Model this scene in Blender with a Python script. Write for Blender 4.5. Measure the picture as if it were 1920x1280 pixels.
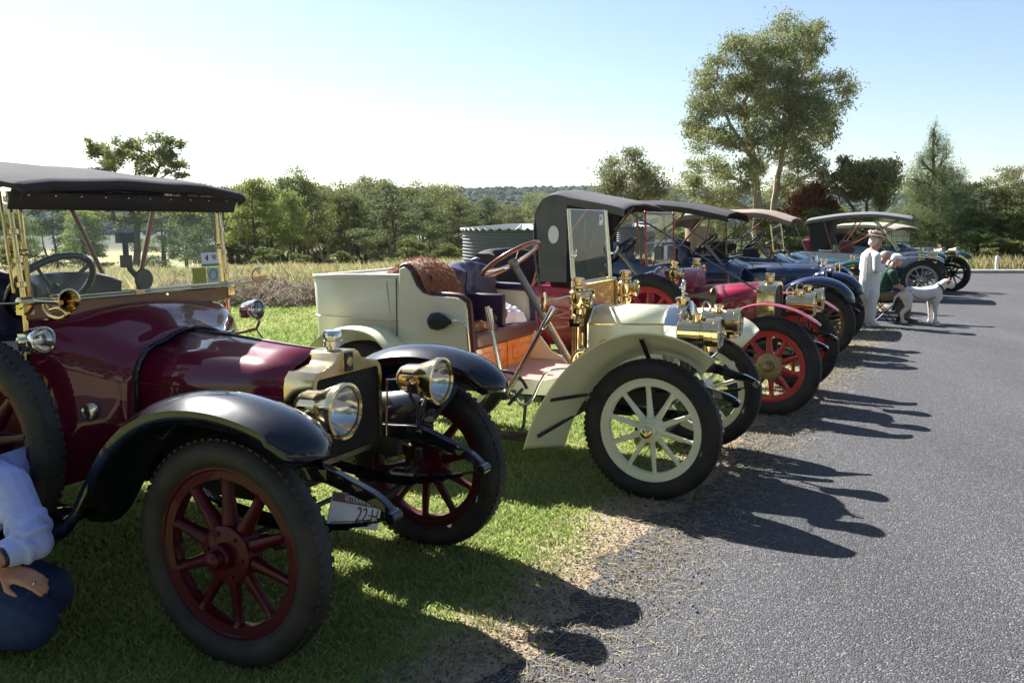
import bpy, bmesh, math, random
import numpy as np
from mathutils import Vector, Matrix
random.seed(7); rng = np.random.default_rng(7)
R_ = math.radians
for o in list(bpy.data.objects): bpy.data.objects.remove(o)
S = bpy.context.scene
COL = S.collection
# ------------------------------------------------------------------ camera, sky, sun, exposure
F_PX = 1657.0; PITCH = 0.1324; CAM_H = 1.654
cd = bpy.data.cameras.new('camera'); cam = bpy.data.objects.new('camera', cd); COL.objects.link(cam)
cd.sensor_width = 36; cd.lens = 36 * F_PX / 1920; cd.clip_end = 9000; cd.clip_start = .05
cam.location = (0, 0, CAM_H); cam.rotation_euler = (math.pi / 2 - PITCH, 0, 0)
S.camera = cam
SUN_EL = 43.7; SUN_AZ = -39.0          # degrees, azimuth from +Y, negative to the left
w = bpy.data.worlds.new('World'); S.world = w; w.use_nodes = True
nt = w.node_tree; bg = nt.nodes['Background']
sky = nt.nodes.new('ShaderNodeTexSky'); sky.sky_type = 'NISHITA'; sky.sun_disc = False
sky.sun_elevation = R_(SUN_EL); sky.sun_rotation = R_(SUN_AZ); sky.air_density = 1.0; sky.dust_density = .6; sky.ozone_density = 1.0
nt.links.new(sky.outputs[0], bg.inputs[0]); bg.inputs[1].default_value = .051
sl = bpy.data.lights.new('sun', 'SUN'); sl.energy = 5.0; sl.angle = R_(.53); sl.color = (1, .97, .92)
sun = bpy.data.objects.new('sun', sl); COL.objects.link(sun)
a = R_(SUN_AZ); e = R_(SUN_EL)
sun.rotation_euler = Vector((-math.sin(a) * math.cos(e), -math.cos(a) * math.cos(e), -math.sin(e))).to_track_quat('-Z', 'Y').to_euler()
sun.location = (-6, 8, 12)
S.view_settings.view_transform = 'Standard'; S.view_settings.look = 'None'; S.view_settings.exposure = 1.66
S.view_settings.gamma = 1; S.view_settings.use_curve_mapping = False

# ------------------------------------------------------------------ helpers
def tag(o, label=None, cat=None, group=None, kind=None):
    if label: o['label'] = label
    if cat: o['category'] = cat
    if group: o['group'] = group
    if kind: o['kind'] = kind
    return o
def empty(name, loc=(0, 0, 0), rz=0, label=None, cat=None, group=None):
    o = bpy.data.objects.new(name, None); COL.objects.link(o); o.location = loc; o.rotation_euler = (0, 0, rz)
    o.empty_display_size = .1
    return tag(o, label, cat, group)
def link(name, me, parent=None, loc=None, rot=None, scale=None):
    o = bpy.data.objects.new(name, me); COL.objects.link(o); o.parent = parent
    if loc is not None: o.location = loc
    if rot is not None: o.rotation_euler = rot
    if scale is not None: o.scale = scale
    return o
def at(px, py, Y):
    u = (px - 960) / F_PX; v = -(py - 640) / F_PX
    c, s = math.cos(PITCH), math.sin(PITCH)
    d = Vector((u, c + v * s, v * c - s)); t = Y / d.y
    return Vector((d.x * t, Y, CAM_H + d.z * t))
def catmull(pts, n=6):
    pts = [tuple(map(float, p)) for p in pts]; P = [pts[0]] + pts + [pts[-1]]; out = []
    for i in range(1, len(P) - 2):
        p0, p1, p2, p3 = P[i - 1], P[i], P[i + 1], P[i + 2]
        for k in range(n):
            t = k / n
            out.append(tuple(.5 * (2 * b + (c - a_) * t + (2 * a_ - 5 * b + 4 * c - d) * t * t + (3 * b - a_ - 3 * c + d) * t ** 3) for a_, b, c, d in zip(p0, p1, p2, p3)))
    out.append(pts[-1]); return out
class MB:
    def __init__(s): s.v = []; s.f = []
    def add(s, vs, fs):
        k = len(s.v); s.v += [tuple(x) for x in vs]; s.f += [tuple(i + k for i in f) for f in fs]; return s
    def box(s, c, d, rot=None):
        hx, hy, hz = d[0] / 2, d[1] / 2, d[2] / 2
        vs = [Vector((x, y, z)) for x in (-hx, hx) for y in (-hy, hy) for z in (-hz, hz)]
        if rot is not None: vs = [rot @ q for q in vs]
        vs = [q + Vector(c) for q in vs]
        return s.add(vs, [(0, 1, 3, 2), (4, 6, 7, 5), (0, 4, 5, 1), (2, 3, 7, 6), (0, 2, 6, 4), (1, 5, 7, 3)])
    def bar(s, p, q, w_, h, up=(0, 0, 1)):
        p, q = Vector(p), Vector(q); d = (q - p); L = d.length; d.normalize(); u = Vector(up)
        sd = d.cross(u)
        if sd.length < 1e-4: sd = d.cross(Vector((1, 0, 0)))
        sd.normalize(); u = sd.cross(d)
        return s.box((p + q) / 2, (L, w_, h), Matrix((d, sd, u)).transposed())
    def loft(s, rings, closed=True, cap0=True, cap1=True):
        n = len(rings[0]); k = len(s.v)
        for r in rings: s.v += [tuple(p) for p in r]
        m = n if closed else n - 1
        for i in range(len(rings) - 1):
            for j in range(m):
                a_, b = k + i * n + j, k + i * n + (j + 1) % n
                s.f.append((a_, b, b + n, a_ + n))
        if cap0: s.f.append(tuple(k + j for j in range(n))[::-1])
        if cap1: s.f.append(tuple(k + (len(rings) - 1) * n + j for j in range(n)))
        return s
    def tube(s, pts, r, n=10, closed=False, caps=True, flat=1.0):
        pts = [Vector(p) for p in pts]; N = len(pts)
        rs = r if hasattr(r, '__len__') else [r] * N
        rings = []; prev = None
        for i, p in enumerate(pts):
            if closed: t = pts[(i + 1) % N] - pts[i - 1]
            else: t = pts[min(i + 1, N - 1)] - pts[max(i - 1, 0)]
            t.normalize()
            if prev is None:
                u = t.orthogonal().normalized()
                if abs(t.z) < .9: u = (Vector((0, 0, 1)) - t * t.z).normalized()
            else: u = (prev - t * prev.dot(t)).normalized()
            prev = u; b = t.cross(u)
            rings.append([p + (u * math.cos(q) + b * math.sin(q) * flat) * rs[i] for q in (2 * math.pi * j / n for j in range(n))])
        if closed: rings.append(rings[0]); return s.loft(rings, True, False, False)
        return s.loft(rings, True, caps, caps)
    def lathe(s, prof, o=(0, 0, 0), ax=(0, 1, 0), n=32, cap0=False, cap1=False):
        ax = Vector(ax).normalized(); u = ax.orthogonal().normalized(); b = ax.cross(u); o = Vector(o)
        return s.loft([[o + ax * t + (u * math.cos(q) + b * math.sin(q)) * max(r, 1e-4) for q in (2 * math.pi * j / n for j in range(n))] for r, t in prof], True, cap0, cap1)
    def ball(s, c, r, n=12, m=8):
        r = r if hasattr(r, '__len__') else (r, r, r); c = Vector(c)
        return s.loft([[(c.x + r[0] * math.sin(t) * math.cos(q), c.y + r[1] * math.sin(t) * math.sin(q), c.z - r[2] * math.cos(t)) for q in (2 * math.pi * j / n for j in range(n))] for t in (math.pi * min(max(i / m, .004), .996) for i in range(m + 1))])
    def cap(s, p, r0, q, r1, n=12):       # tapered capsule
        p, q = Vector(p), Vector(q); d = q - p; L = d.length; d = d / max(L, 1e-6)
        pr = [(r0 * math.cos(t), -r0 * math.sin(t)) for t in (1.5, 1.0, .5)] + [(r0, 0), (r1, L)] + [(r1 * math.cos(t), L + r1 * math.sin(t)) for t in (.5, 1.0, 1.5)]
        return s.lathe(pr, p, d, n, True, True)
    def mesh(s, name, mat=None, smooth=True, angle=38):
        me = bpy.data.meshes.new(name); me.from_pydata(s.v, [], s.f); me.update()
        bm = bmesh.new(); bm.from_mesh(me); bmesh.ops.recalc_face_normals(bm, faces=bm.faces); bm.to_mesh(me); bm.free()
        if mat: me.materials.append(mat)
        if smooth: me.shade_smooth(); me.set_sharp_from_angle(angle=R_(angle))
        return me
    def build(s, name, mat, parent=None, smooth=True, angle=38, bevel=0, solid=0, loc=None, rot=None, offset=0):
        o = link(name, s.mesh(name, mat, smooth, angle), parent, loc, rot)
        if solid:
            m = o.modifiers.new('solid', 'SOLIDIFY'); m.thickness = solid; m.offset = offset
        if bevel:
            m = o.modifiers.new('bevel', 'BEVEL'); m.width = bevel; m.segments = 2; m.limit_method = 'ANGLE'; m.angle_limit = R_(40)
        return o
def copy_tree(o, parent=None):
    c = o.copy(); COL.objects.link(c); c.parent = parent
    for ch in [x for x in o.children]: copy_tree(ch, c)
    return c
def remesh(mb, name, mat, parent, voxel=.012, smooth=6):
    me = mb.mesh(name, None, False); o = bpy.data.objects.new(name, me); COL.objects.link(o)
    m = o.modifiers.new('r', 'REMESH'); m.mode = 'VOXEL'; m.voxel_size = voxel
    m = o.modifiers.new('s', 'SMOOTH'); m.iterations = smooth; m.factor = .5
    dg = bpy.context.evaluated_depsgraph_get(); dg.update()
    me2 = bpy.data.meshes.new_from_object(o.evaluated_get(dg)); bpy.data.objects.remove(o)
    me2.materials.clear(); me2.materials.append(mat); me2.shade_smooth(); me2.name = name
    return link(name, me2, parent)

# ------------------------------------------------------------------ materials
MATS = {}
def mat(name, col, rough=.5, metal=0, coat=0, var=0, vscale=8, bump=0, bscale=60, col2=None, spec=.5, sheen=0, stretch=None, dust=0):
    if name in MATS: return MATS[name]
    m = bpy.data.materials.new(name); m.use_nodes = True; t = m.node_tree; N = t.nodes; L = t.links; b = N['Principled BSDF']
    b.inputs['Base Color'].default_value = (*col, 1); b.inputs['Roughness'].default_value = rough; b.inputs['Metallic'].default_value = metal
    b.inputs['Coat Weight'].default_value = coat; b.inputs['Coat Roughness'].default_value = .015; b.inputs['Specular IOR Level'].default_value = spec
    b.inputs['Sheen Weight'].default_value = sheen
    tc = N.new('ShaderNodeTexCoord'); src = tc.outputs['Object']
    if stretch:
        mp = N.new('ShaderNodeMapping'); mp.inputs['Scale'].default_value = stretch; L.new(src, mp.inputs[0]); src = mp.outputs[0]
    if var or col2:
        n = N.new('ShaderNodeTexNoise'); n.inputs['Scale'].default_value = vscale; n.inputs['Detail'].default_value = 6; L.new(src, n.inputs['Vector'])
        mx = N.new('ShaderNodeMix'); mx.data_type = 'RGBA'
        c2 = col2 or tuple(min(1, c * (1 + var)) for c in col); c1 = col if col2 else tuple(c * (1 - var) for c in col)
        mx.inputs[6].default_value = (*c1, 1); mx.inputs[7].default_value = (*c2, 1)
        mr = N.new('ShaderNodeMapRange'); mr.inputs[1].default_value = .32; mr.inputs[2].default_value = .68; L.new(n.outputs[0], mr.inputs[0])
        L.new(mr.outputs[0], mx.inputs[0]); L.new(mx.outputs[2], b.inputs['Base Color'])
    if dust or coat or metal:      # uneven gloss: fingermarks and a film of dust
        n2 = N.new('ShaderNodeTexNoise'); n2.inputs['Scale'].default_value = 9; n2.inputs['Detail'].default_value = 5; L.new(tc.outputs['Object'], n2.inputs['Vector'])
        mr2 = N.new('ShaderNodeMapRange'); mr2.inputs[1].default_value = .35; mr2.inputs[2].default_value = .75; mr2.inputs[3].default_value = rough; mr2.inputs[4].default_value = rough + .08 + dust
        L.new(n2.outputs[0], mr2.inputs[0]); L.new(mr2.outputs[0], b.inputs['Roughness'])
    if bump:
        n3 = N.new('ShaderNodeTexNoise'); n3.inputs['Scale'].default_value = bscale; n3.inputs['Detail'].default_value = 4; L.new(src, n3.inputs['Vector'])
        bp = N.new('ShaderNodeBump'); bp.inputs['Strength'].default_value = bump; bp.inputs['Distance'].default_value = .01; L.new(n3.outputs[0], bp.inputs['Height']); L.new(bp.outputs[0], b.inputs['Normal'])
    MATS[name] = m; return m
BURG = mat('burgundy_paint', (.135, .0045, .022), .3, 0, 1, spec=.15); BLACKP = mat('black_paint', (.004, .005, .011), .25, 0, 1, spec=.1)
CREAM = mat('cream_paint', (.76, .76, .54), .28, 0, .6, var=.04, vscale=3, dust=.05); RED = mat('red_paint', (.32, .006, .022), .22, 0, .9)
WRED = mat('dark_red_wheel_paint', (.055, .001, .007), .45, 0, .2, var=.15, dust=.1, spec=.2); BRED = mat('bright_red_wheel_paint', (.42, .012, .016), .35, 0, .5, var=.1, dust=.1)
BLUE = mat('deep_blue_paint', (.006, .013, .05), .2, 0, 1); TEAL = mat('teal_paint', (.006, .05, .065), .22, 0, .9); WHITEP = mat('white_paint', (.36, .37, .39), .25, 0, .7)
GREENP = mat('dark_green_paint', (.008, .05, .04), .22, 0, .9); BROWNW = mat('brown_wheel_wood', (.13, .05, .025), .4, 0, .4, var=.2); SILVERW = mat('silver_wheel_paint', (.28, .285, .29), .4)
BRASS = mat('polished_brass', (.76, .59, .32), .10, 1, var=.08, vscale=14); NICK = mat('polished_nickel', (.74, .72, .68), .12, 1); IRON = mat('black_iron', (.012, .012, .014), .45, 0, .3)
STEEL = mat('worn_steel', (.30, .27, .24), .35, 1)
def rubber():
    m = mat('tyre_rubber', (.008, .008, .009), .7, 0, 0, col2=(.030, .026, .022), vscale=9, bump=.25, bscale=70); return m
RUB = rubber()
NAVY = mat('navy_leather', (.026, .016, .055), .36, 0, .15, bump=.15, bscale=120); BROWNL = mat('brown_leather', (.075, .022, .022), .36, 0, .15, bump=.15, bscale=120); BURGL = mat('burgundy_leather', (.15, .012, .03), .4, bump=.15, bscale=100)
WOODO = mat('varnished_orange_wood', (.55, .14, .018), .25, 0, .6, col2=(.70, .27, .045), vscale=6, stretch=(1, 1, 7)); WOODD = mat('varnished_dash_wood', (.36, .15, .035), .25, 0, .7, col2=(.52, .26, .07), vscale=5, stretch=(1, 1, 8)); WOODB = mat('brown_bow_wood', (.22, .07, .02), .35, 0, .4, var=.25, vscale=9)
CANVB = mat('black_canvas', (.055, .052, .058), .9, bump=.35, bscale=260, var=.15, vscale=4, spec=.15); CANVD = mat('faded_black_canvas', (.10, .098, .105), .9, bump=.35, bscale=200, var=.15, vscale=4, spec=.15); CANVT = mat('tan_canvas', (.24, .18, .145), .8, bump=.3, bscale=200, var=.1); CANVG = mat('grey_canvas', (.12, .12, .13), .8, bump=.3, bscale=200, var=.1); CANVC = mat('cream_canvas', (.30, .275, .225), .8, bump=.3, bscale=200)
DARK = mat('dark_cloth', (.012, .012, .016), .8); FLOORB = mat('floor_linoleum', (.36, .23, .19), .5, var=.1); WHITEC = mat('white_plastic', (.78, .78, .82), .35)
FUR = mat('brown_fur', (.30, .10, .03), .7, col2=(.46, .20, .075), vscale=18, bump=.8, bscale=90, sheen=.5, stretch=(1, 4, 1))
PAPER = mat('white_paper', (.78, .75, .85), .5); GREENS = mat('green_print', (.03, .30, .12), .5); INK = mat('black_ink', (.012, .012, .02), .5); OLIVE = mat('olive_card', (.30, .33, .03), .5); GREYG = mat('grey_green_print', (.20, .32, .26), .5); PLATEP = mat('plate_paint', (.46, .48, .52), .4, var=.06); MAROON = mat('maroon_print', (.06, .008, .02), .4)
SKIN = mat('skin', (.50, .24, .16), .5, var=.08, vscale=20, bump=.1, bscale=150); HAIRW = mat('white_hair', (.66, .62, .55), .7, bump=.6, bscale=120)
def glass_mat():
    m = bpy.data.materials.new('clear_glass'); m.use_nodes = True; t = m.node_tree; N = t.nodes; L = t.links
    for n in list(N): N.remove(n)
    o = N.new('ShaderNodeOutputMaterial'); mx = N.new('ShaderNodeMixShader'); tr = N.new('ShaderNodeBsdfTransparent'); gl = N.new('ShaderNodeBsdfGlossy'); fr = N.new('ShaderNodeFresnel')
    tr.inputs[0].default_value = (.95, .97, .96, 1); gl.inputs['Roughness'].default_value = .015; fr.inputs[0].default_value = 1.45
    ml = N.new('ShaderNodeMath'); ml.operation = 'MULTIPLY'; ge = N.new('ShaderNodeNewGeometry'); iv = N.new('ShaderNodeMath'); iv.operation = 'SUBTRACT'; iv.inputs[0].default_value = 1; L.new(ge.outputs['Backfacing'], iv.inputs[1]); L.new(iv.outputs[0], ml.inputs[1]); L.new(fr.outputs[0], ml.inputs[0]); L.new(ml.outputs[0], mx.inputs[0]); L.new(tr.outputs[0], mx.inputs[1]); L.new(gl.outputs[0], mx.inputs[2]); L.new(mx.outputs[0], o.inputs[0]); return m
GLASS = glass_mat()
def radiator_mat():
    m = mat('honeycomb_core', (.010, .010, .012), .45, .3); N = m.node_tree.nodes; L = m.node_tree.links; b = N['Principled BSDF']
    tc = N.new('ShaderNodeTexCoord'); v = N.new('ShaderNodeTexVoronoi'); v.inputs['Scale'].default_value = 95; v.inputs['Randomness'].default_value = .15; L.new(tc.outputs['Object'], v.inputs['Vector'])
    bp = N.new('ShaderNodeBump'); bp.inputs['Strength'].default_value = 1; bp.inputs['Distance'].default_value = .01; bp.invert = True; L.new(v.outputs[0], bp.inputs['Height']); L.new(bp.outputs[0], b.inputs['Normal']); return m
CORE = radiator_mat()
def text(s, size, m, parent, loc, rot, name='lettering', extrude=.0006, align='CENTER'):
    cu = bpy.data.curves.new('t', 'FONT'); cu.body = s; cu.size = size; cu.extrude = extrude; cu.align_x = align; cu.align_y = 'CENTER'
    o = bpy.data.objects.new('t', cu); COL.objects.link(o); dg = bpy.context.evaluated_depsgraph_get(); dg.update()
    me = bpy.data.meshes.new_from_object(o.evaluated_get(dg)); bpy.data.objects.remove(o); me.materials.clear(); me.materials.append(m)
    return link(name, me, parent, loc, rot)
# ------------------------------------------------------------------ the setting: ground, road, kerb
def H(X, Y):
    X = np.asarray(X, float); Y = np.asarray(Y, float)
    q = Y - .55 * X - 22
    d = .045 * np.where(q > 0, q * q / (q + 8), 0)
    d = np.where(d > 8, 8 + 0 * d, d)
    far = np.clip((Y - 330) / 700, 0, 1)
    ridge = far ** 1.3 * (42 + 5 * np.sin(X / 310 + .6) + 3 * np.sin(X / 140 + 2) - 12 * np.clip((X - 150) / 900, 0, 1) - 9 * np.clip((-X - 150) / 500, 0, 1))
    return -d + ridge
EDGE = [(-2.6, -3.0), (-1.1, .8), (-.32, 2.3), (-.04, 3.06), (.27, 3.6), (.52, 4.13), (.9, 4.94), (1.70, 6.4), (2.78, 8.5), (3.7, 10.2), (4.92, 12.5), (9.3, 21.0), (13.6, 29.6)]
def edge_x(Y): return np.interp(Y, [p[1] for p in EDGE], [p[0] for p in EDGE])
def ground_mat():
    m = bpy.data.materials.new('lawn_and_paddock'); m.use_nodes = True; t = m.node_tree; N = t.nodes; L = t.links; b = N['Principled BSDF']; b.inputs['Roughness'].default_value = .9; b.inputs['Specular IOR Level'].default_value = .15
    at_ = N.new('ShaderNodeAttribute'); at_.attribute_name = 'cover'; sep = N.new('ShaderNodeSeparateColor'); L.new(at_.outputs['Color'], sep.inputs[0])
    tc = N.new('ShaderNodeTexCoord')
    def noise(sc, det=5):
        n = N.new('ShaderNodeTexNoise'); n.inputs['Scale'].default_value = sc; n.inputs['Detail'].default_value = det; L.new(tc.outputs['Object'], n.inputs['Vector']); return n.outputs[0]
    def mix(f, a_, b_):
        x = N.new('ShaderNodeMix'); x.data_type = 'RGBA'
        for sock, val in ((0, f), (6, a_), (7, b_)):
            if isinstance(val, tuple): x.inputs[sock].default_value = (*val, 1)
            else: L.new(val, x.inputs[sock])
        return x.outputs[2]
    def ramp(v, lo, hi):
        r = N.new('ShaderNodeMapRange'); r.inputs[1].default_value = lo; r.inputs[2].default_value = hi; L.new(v, r.inputs[0]); return r.outputs[0]
    lawn = mix(ramp(noise(1.3), .35, .7), (.15, .20, .055), (.29, .28, .11)); lawn = mix(ramp(noise(40), .3, .7), lawn, (.16, .17, .06))
    dirt = mix(ramp(noise(25), .3, .7), (.36, .28, .20), (.22, .165, .115))
    pad = mix(ramp(noise(.06), .35, .65), (.30, .25, .10), (.15, .20, .05)); pad = mix(ramp(noise(3), .3, .7), pad, (.26, .20, .11))
    wood = mix(ramp(noise(.03), .35, .65), (.022, .032, .017), (.034, .042, .022))
    c = mix(sep.outputs[0], lawn, pad); c = mix(sep.outputs[2], c, wood)
    # worn strip along the road edge
    am = N.new('ShaderNodeMath'); am.operation = 'ADD'; L.new(sep.outputs[1], am.inputs[0]); nn = N.new('ShaderNodeMath'); nn.operation = 'MULTIPLY_ADD'; L.new(noise(4.5, 8), nn.inputs[0]); nn.inputs[1].default_value = 1.3; nn.inputs[2].default_value = -.65; L.new(nn.outputs[0], am.inputs[1])
    c = mix(ramp(am.outputs[0], .42, .62), c, dirt)
    L.new(c, b.inputs['Base Color'])
    bp = N.new('ShaderNodeBump'); bp.inputs['Strength'].default_value = .6; bp.inputs['Distance'].default_value = .02; L.new(noise(60), bp.inputs['Height']); L.new(bp.outputs[0], b.inputs['Normal'])
    return m
xs = np.unique(np.concatenate([np.arange(-8, 8, .16), np.arange(-40, 40, 1.2), np.arange(-300, 300, 15), np.arange(-1500, 1501, 100)]).round(3))
ys = np.unique(np.concatenate([np.arange(-3, 15, .16), np.arange(-6, 60, 1.0), np.arange(-60, 360, 12), np.arange(-400, 1500, 60)]).round(3))
GX, GY = np.meshgrid(xs, ys); GZ = H(GX, GY)
me = bpy.data.meshes.new('ground'); nx, ny = len(xs), len(ys)
V = np.stack([GX.ravel(), GY.ravel(), GZ.ravel()], 1); I = np.arange(nx * ny).reshape(ny, nx)
Fq = np.stack([I[:-1, :-1].ravel(), I[:-1, 1:].ravel(), I[1:, 1:].ravel(), I[1:, :-1].ravel()], 1)
def np_mesh(me, V, F):
    k = F.shape[1]; me.vertices.add(len(V)); me.vertices.foreach_set('co', V.astype(np.float32).ravel())
    me.loops.add(F.size); me.loops.foreach_set('vertex_index', F.astype(np.int32).ravel())
    me.polygons.add(len(F)); me.polygons.foreach_set('loop_start', (np.arange(len(F)) * k).astype(np.int32)); me.update(calc_edges=True)
np_mesh(me, V, Fq)
ca = me.color_attributes.new('cover', 'FLOAT_COLOR', 'POINT')
dx = edge_x(V[:, 1]) - V[:, 0]
padd = np.clip((V[:, 1] - .45 * V[:, 0] - 19.5) / 2.5, 0, 1); worn = np.clip(1 - np.abs(dx - .12) / .75, 0, 1) * (V[:, 1] < 32); worn = np.where(dx < 0, 1, worn) * (V[:, 1] < 30)
woody = np.clip((V[:, 1] - 300) / 60, 0, 1)
ca.data.foreach_set('color', np.stack([padd, worn, woody, np.ones(len(V))], 1).astype(np.float32).ravel())
me.materials.append(ground_mat()); me.shade_smooth(); tag(link('ground', me), kind='structure')
# road sheet with a ragged edge
def asphalt_mat():
    m = bpy.data.materials.new('coarse_chip_seal'); m.use_nodes = True; t = m.node_tree; N = t.nodes; L = t.links; b = N['Principled BSDF']; b.inputs['Roughness'].default_value = .75; b.inputs['Specular IOR Level'].default_value = .35
    tc = N.new('ShaderNodeTexCoord'); v = N.new('ShaderNodeTexVoronoi'); v.inputs['Scale'].default_value = 130; L.new(tc.outputs['Object'], v.inputs['Vector'])
    v2 = N.new('ShaderNodeTexVoronoi'); v2.inputs['Scale'].default_value = 210; L.new(tc.outputs['Object'], v2.inputs['Vector'])
    sep = N.new('ShaderNodeSeparateColor'); L.new(v.outputs['Color'], sep.inputs[0])
    cr = N.new('ShaderNodeValToRGB'); L.new(sep.outputs[0], cr.inputs[0]); el = cr.color_ramp.elements
    el[0].color = (.03, .03, .034, 1); el[1].color = (.09, .088, .094, 1); el[1].position = .9; q = el.new(.5); q.color = (.056, .056, .061, 1); q = el.new(.97); q.color = (.2, .185, .17, 1)
    n = N.new('ShaderNodeTexNoise'); n.inputs['Scale'].default_value = .9; n.inputs['Detail'].default_value = 6; mpn = N.new('ShaderNodeMapping'); mpn.inputs['Rotation'].default_value = (0, 0, .48); mpn.inputs['Scale'].default_value = (1.1, .18, 1); L.new(tc.outputs['Object'], mpn.inputs[0]); L.new(mpn.outputs[0], n.inputs['Vector'])
    mr = N.new('ShaderNodeMapRange'); mr.inputs[1].default_value = .3; mr.inputs[2].default_value = .7; mr.inputs[3].default_value = .78; mr.inputs[4].default_value = 1.18; L.new(n.outputs[0], mr.inputs[0])
    mx = N.new('ShaderNodeMix'); mx.data_type = 'RGBA'; mx.blend_type = 'MULTIPLY'; mx.inputs[0].default_value = 1; L.new(cr.outputs[0], mx.inputs[6]); L.new(mr.outputs[0], mx.inputs[7]); L.new(mx.outputs[2], b.inputs['Base Color'])
    ad = N.new('ShaderNodeMath'); ad.operation = 'MULTIPLY_ADD'; L.new(v2.outputs[0], ad.inputs[0]); ad.inputs[1].default_value = .35; L.new(v.outputs[0], ad.inputs[2])
    bp = N.new('ShaderNodeBump'); bp.inputs['Strength'].default_value = .9; bp.inputs['Distance'].default_value = .008; bp.invert = True; L.new(ad.outputs[0], bp.inputs['Height']); L.new(bp.outputs[0], b.inputs['Normal'])
    return m
ASPH = asphalt_mat()
ey = np.concatenate([np.arange(-3, 10, .03), np.arange(10, 29.6, .12)])
jit = sum(np.interp(ey * f, np.arange(0, 400), rng.normal(0, a_, 400)) for f, a_ in ((1.2, .07), (5, .045), (14, .03)))
ex = edge_x(ey) + jit
mb = MB(); n = len(ey)
rows = [[(ex[i] + (0 if k == 0 else (34 - ex[i]) * (k / 6) ** 2), ey[i], .006) for i in range(n)] for k in range(7)]
mb.loft(rows, False, False, False)
tag(mb.build('road', ASPH, smooth=False), kind='structure')
CONC = mat('kerb_concrete', (.36, .34, .31), .85, var=.15, vscale=5, bump=.3, bscale=50)
for i in range(16):
    x0 = 13.7 + i * 1.25
    mb = MB(); mb.loft([[(x, 29.62, 0), (x, 29.62, .10), (x, 29.66, .13), (x, 29.82, .13), (x, 29.82, 0)] for x in (x0, x0 + 1.235)], True)
    if i == 0: kerb = tag(empty('kerb'), kind='structure')
    mb.build('kerb_block', CONC, kerb)
# ------------------------------------------------------------------ grass
def blade_mesh(name, P, h, wd, lean, cols, m, parent=None, kind='stuff'):
    n = len(P); th = rng.uniform(0, 2 * np.pi, n); ph = rng.uniform(0, 2 * np.pi, n)
    sx, sy = np.cos(th) * wd / 2, np.sin(th) * wd / 2; lx, ly = np.cos(ph) * lean, np.sin(ph) * lean
    z0 = P[:, 2]
    a_ = np.stack([P[:, 0] - sx, P[:, 1] - sy, z0], 1); b = np.stack([P[:, 0] + sx, P[:, 1] + sy, z0], 1)
    c = np.stack([P[:, 0] + lx * .45 + sx * .6, P[:, 1] + ly * .45 + sy * .6, z0 + h * .62], 1); d = np.stack([P[:, 0] + lx, P[:, 1] + ly, z0 + h], 1)
    V = np.stack([a_, b, c, d], 1).reshape(-1, 3); k = np.arange(n)[:, None] * 4
    F = np.concatenate([k + [0, 1, 2], k + [0, 2, 3]], 0)
    me = bpy.data.meshes.new(name); np_mesh(me, V, F)
    ca = me.color_attributes.new('tint', 'FLOAT_COLOR', 'POINT'); ca.data.foreach_set('color', np.repeat(np.c_[cols, np.ones(n)], 4, 0).astype(np.float32).ravel())
    me.materials.append(m); o = link(name, me, parent); o['kind'] = kind; return o
def blade_mat(name, trans=.35):
    m = bpy.data.materials.new(name); m.use_nodes = True; t = m.node_tree; N = t.nodes; L = t.links; b = N['Principled BSDF']; b.inputs['Roughness'].default_value = .55; b.inputs['Specular IOR Level'].default_value = .3
    a_ = N.new('ShaderNodeAttribute'); a_.attribute_name = 'tint'; L.new(a_.outputs['Color'], b.inputs['Base Color'])
    tr = N.new('ShaderNodeBsdfTranslucent'); L.new(a_.outputs['Color'], tr.inputs[0]); mx = N.new('ShaderNodeMixShader'); mx.inputs[0].default_value = trans
    o = N['Material Output']; L.new(b.outputs[0], mx.inputs[1]); L.new(tr.outputs[0], mx.inputs[2]); L.new(mx.outputs[0], o.inputs[0]); return m
GRASSM = blade_mat('grass_blades', .5)
def nz(x, y, f, seed):   # cheap smooth value noise
    r = np.random.default_rng(seed); T = r.random((64, 64)); u, v = np.asarray(x) * f, np.asarray(y) * f
    i, j = np.floor(u).astype(int), np.floor(v).astype(int); a_, b = u - i, v - j; a_ = a_ * a_ * (3 - 2 * a_); b = b * b * (3 - 2 * b)
    g = lambda p, q: T[p % 64, q % 64]
    return (g(i, j) * (1 - a_) + g(i + 1, j) * a_) * (1 - b) + (g(i, j + 1) * (1 - a_) + g(i + 1, j + 1) * a_) * b
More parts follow.
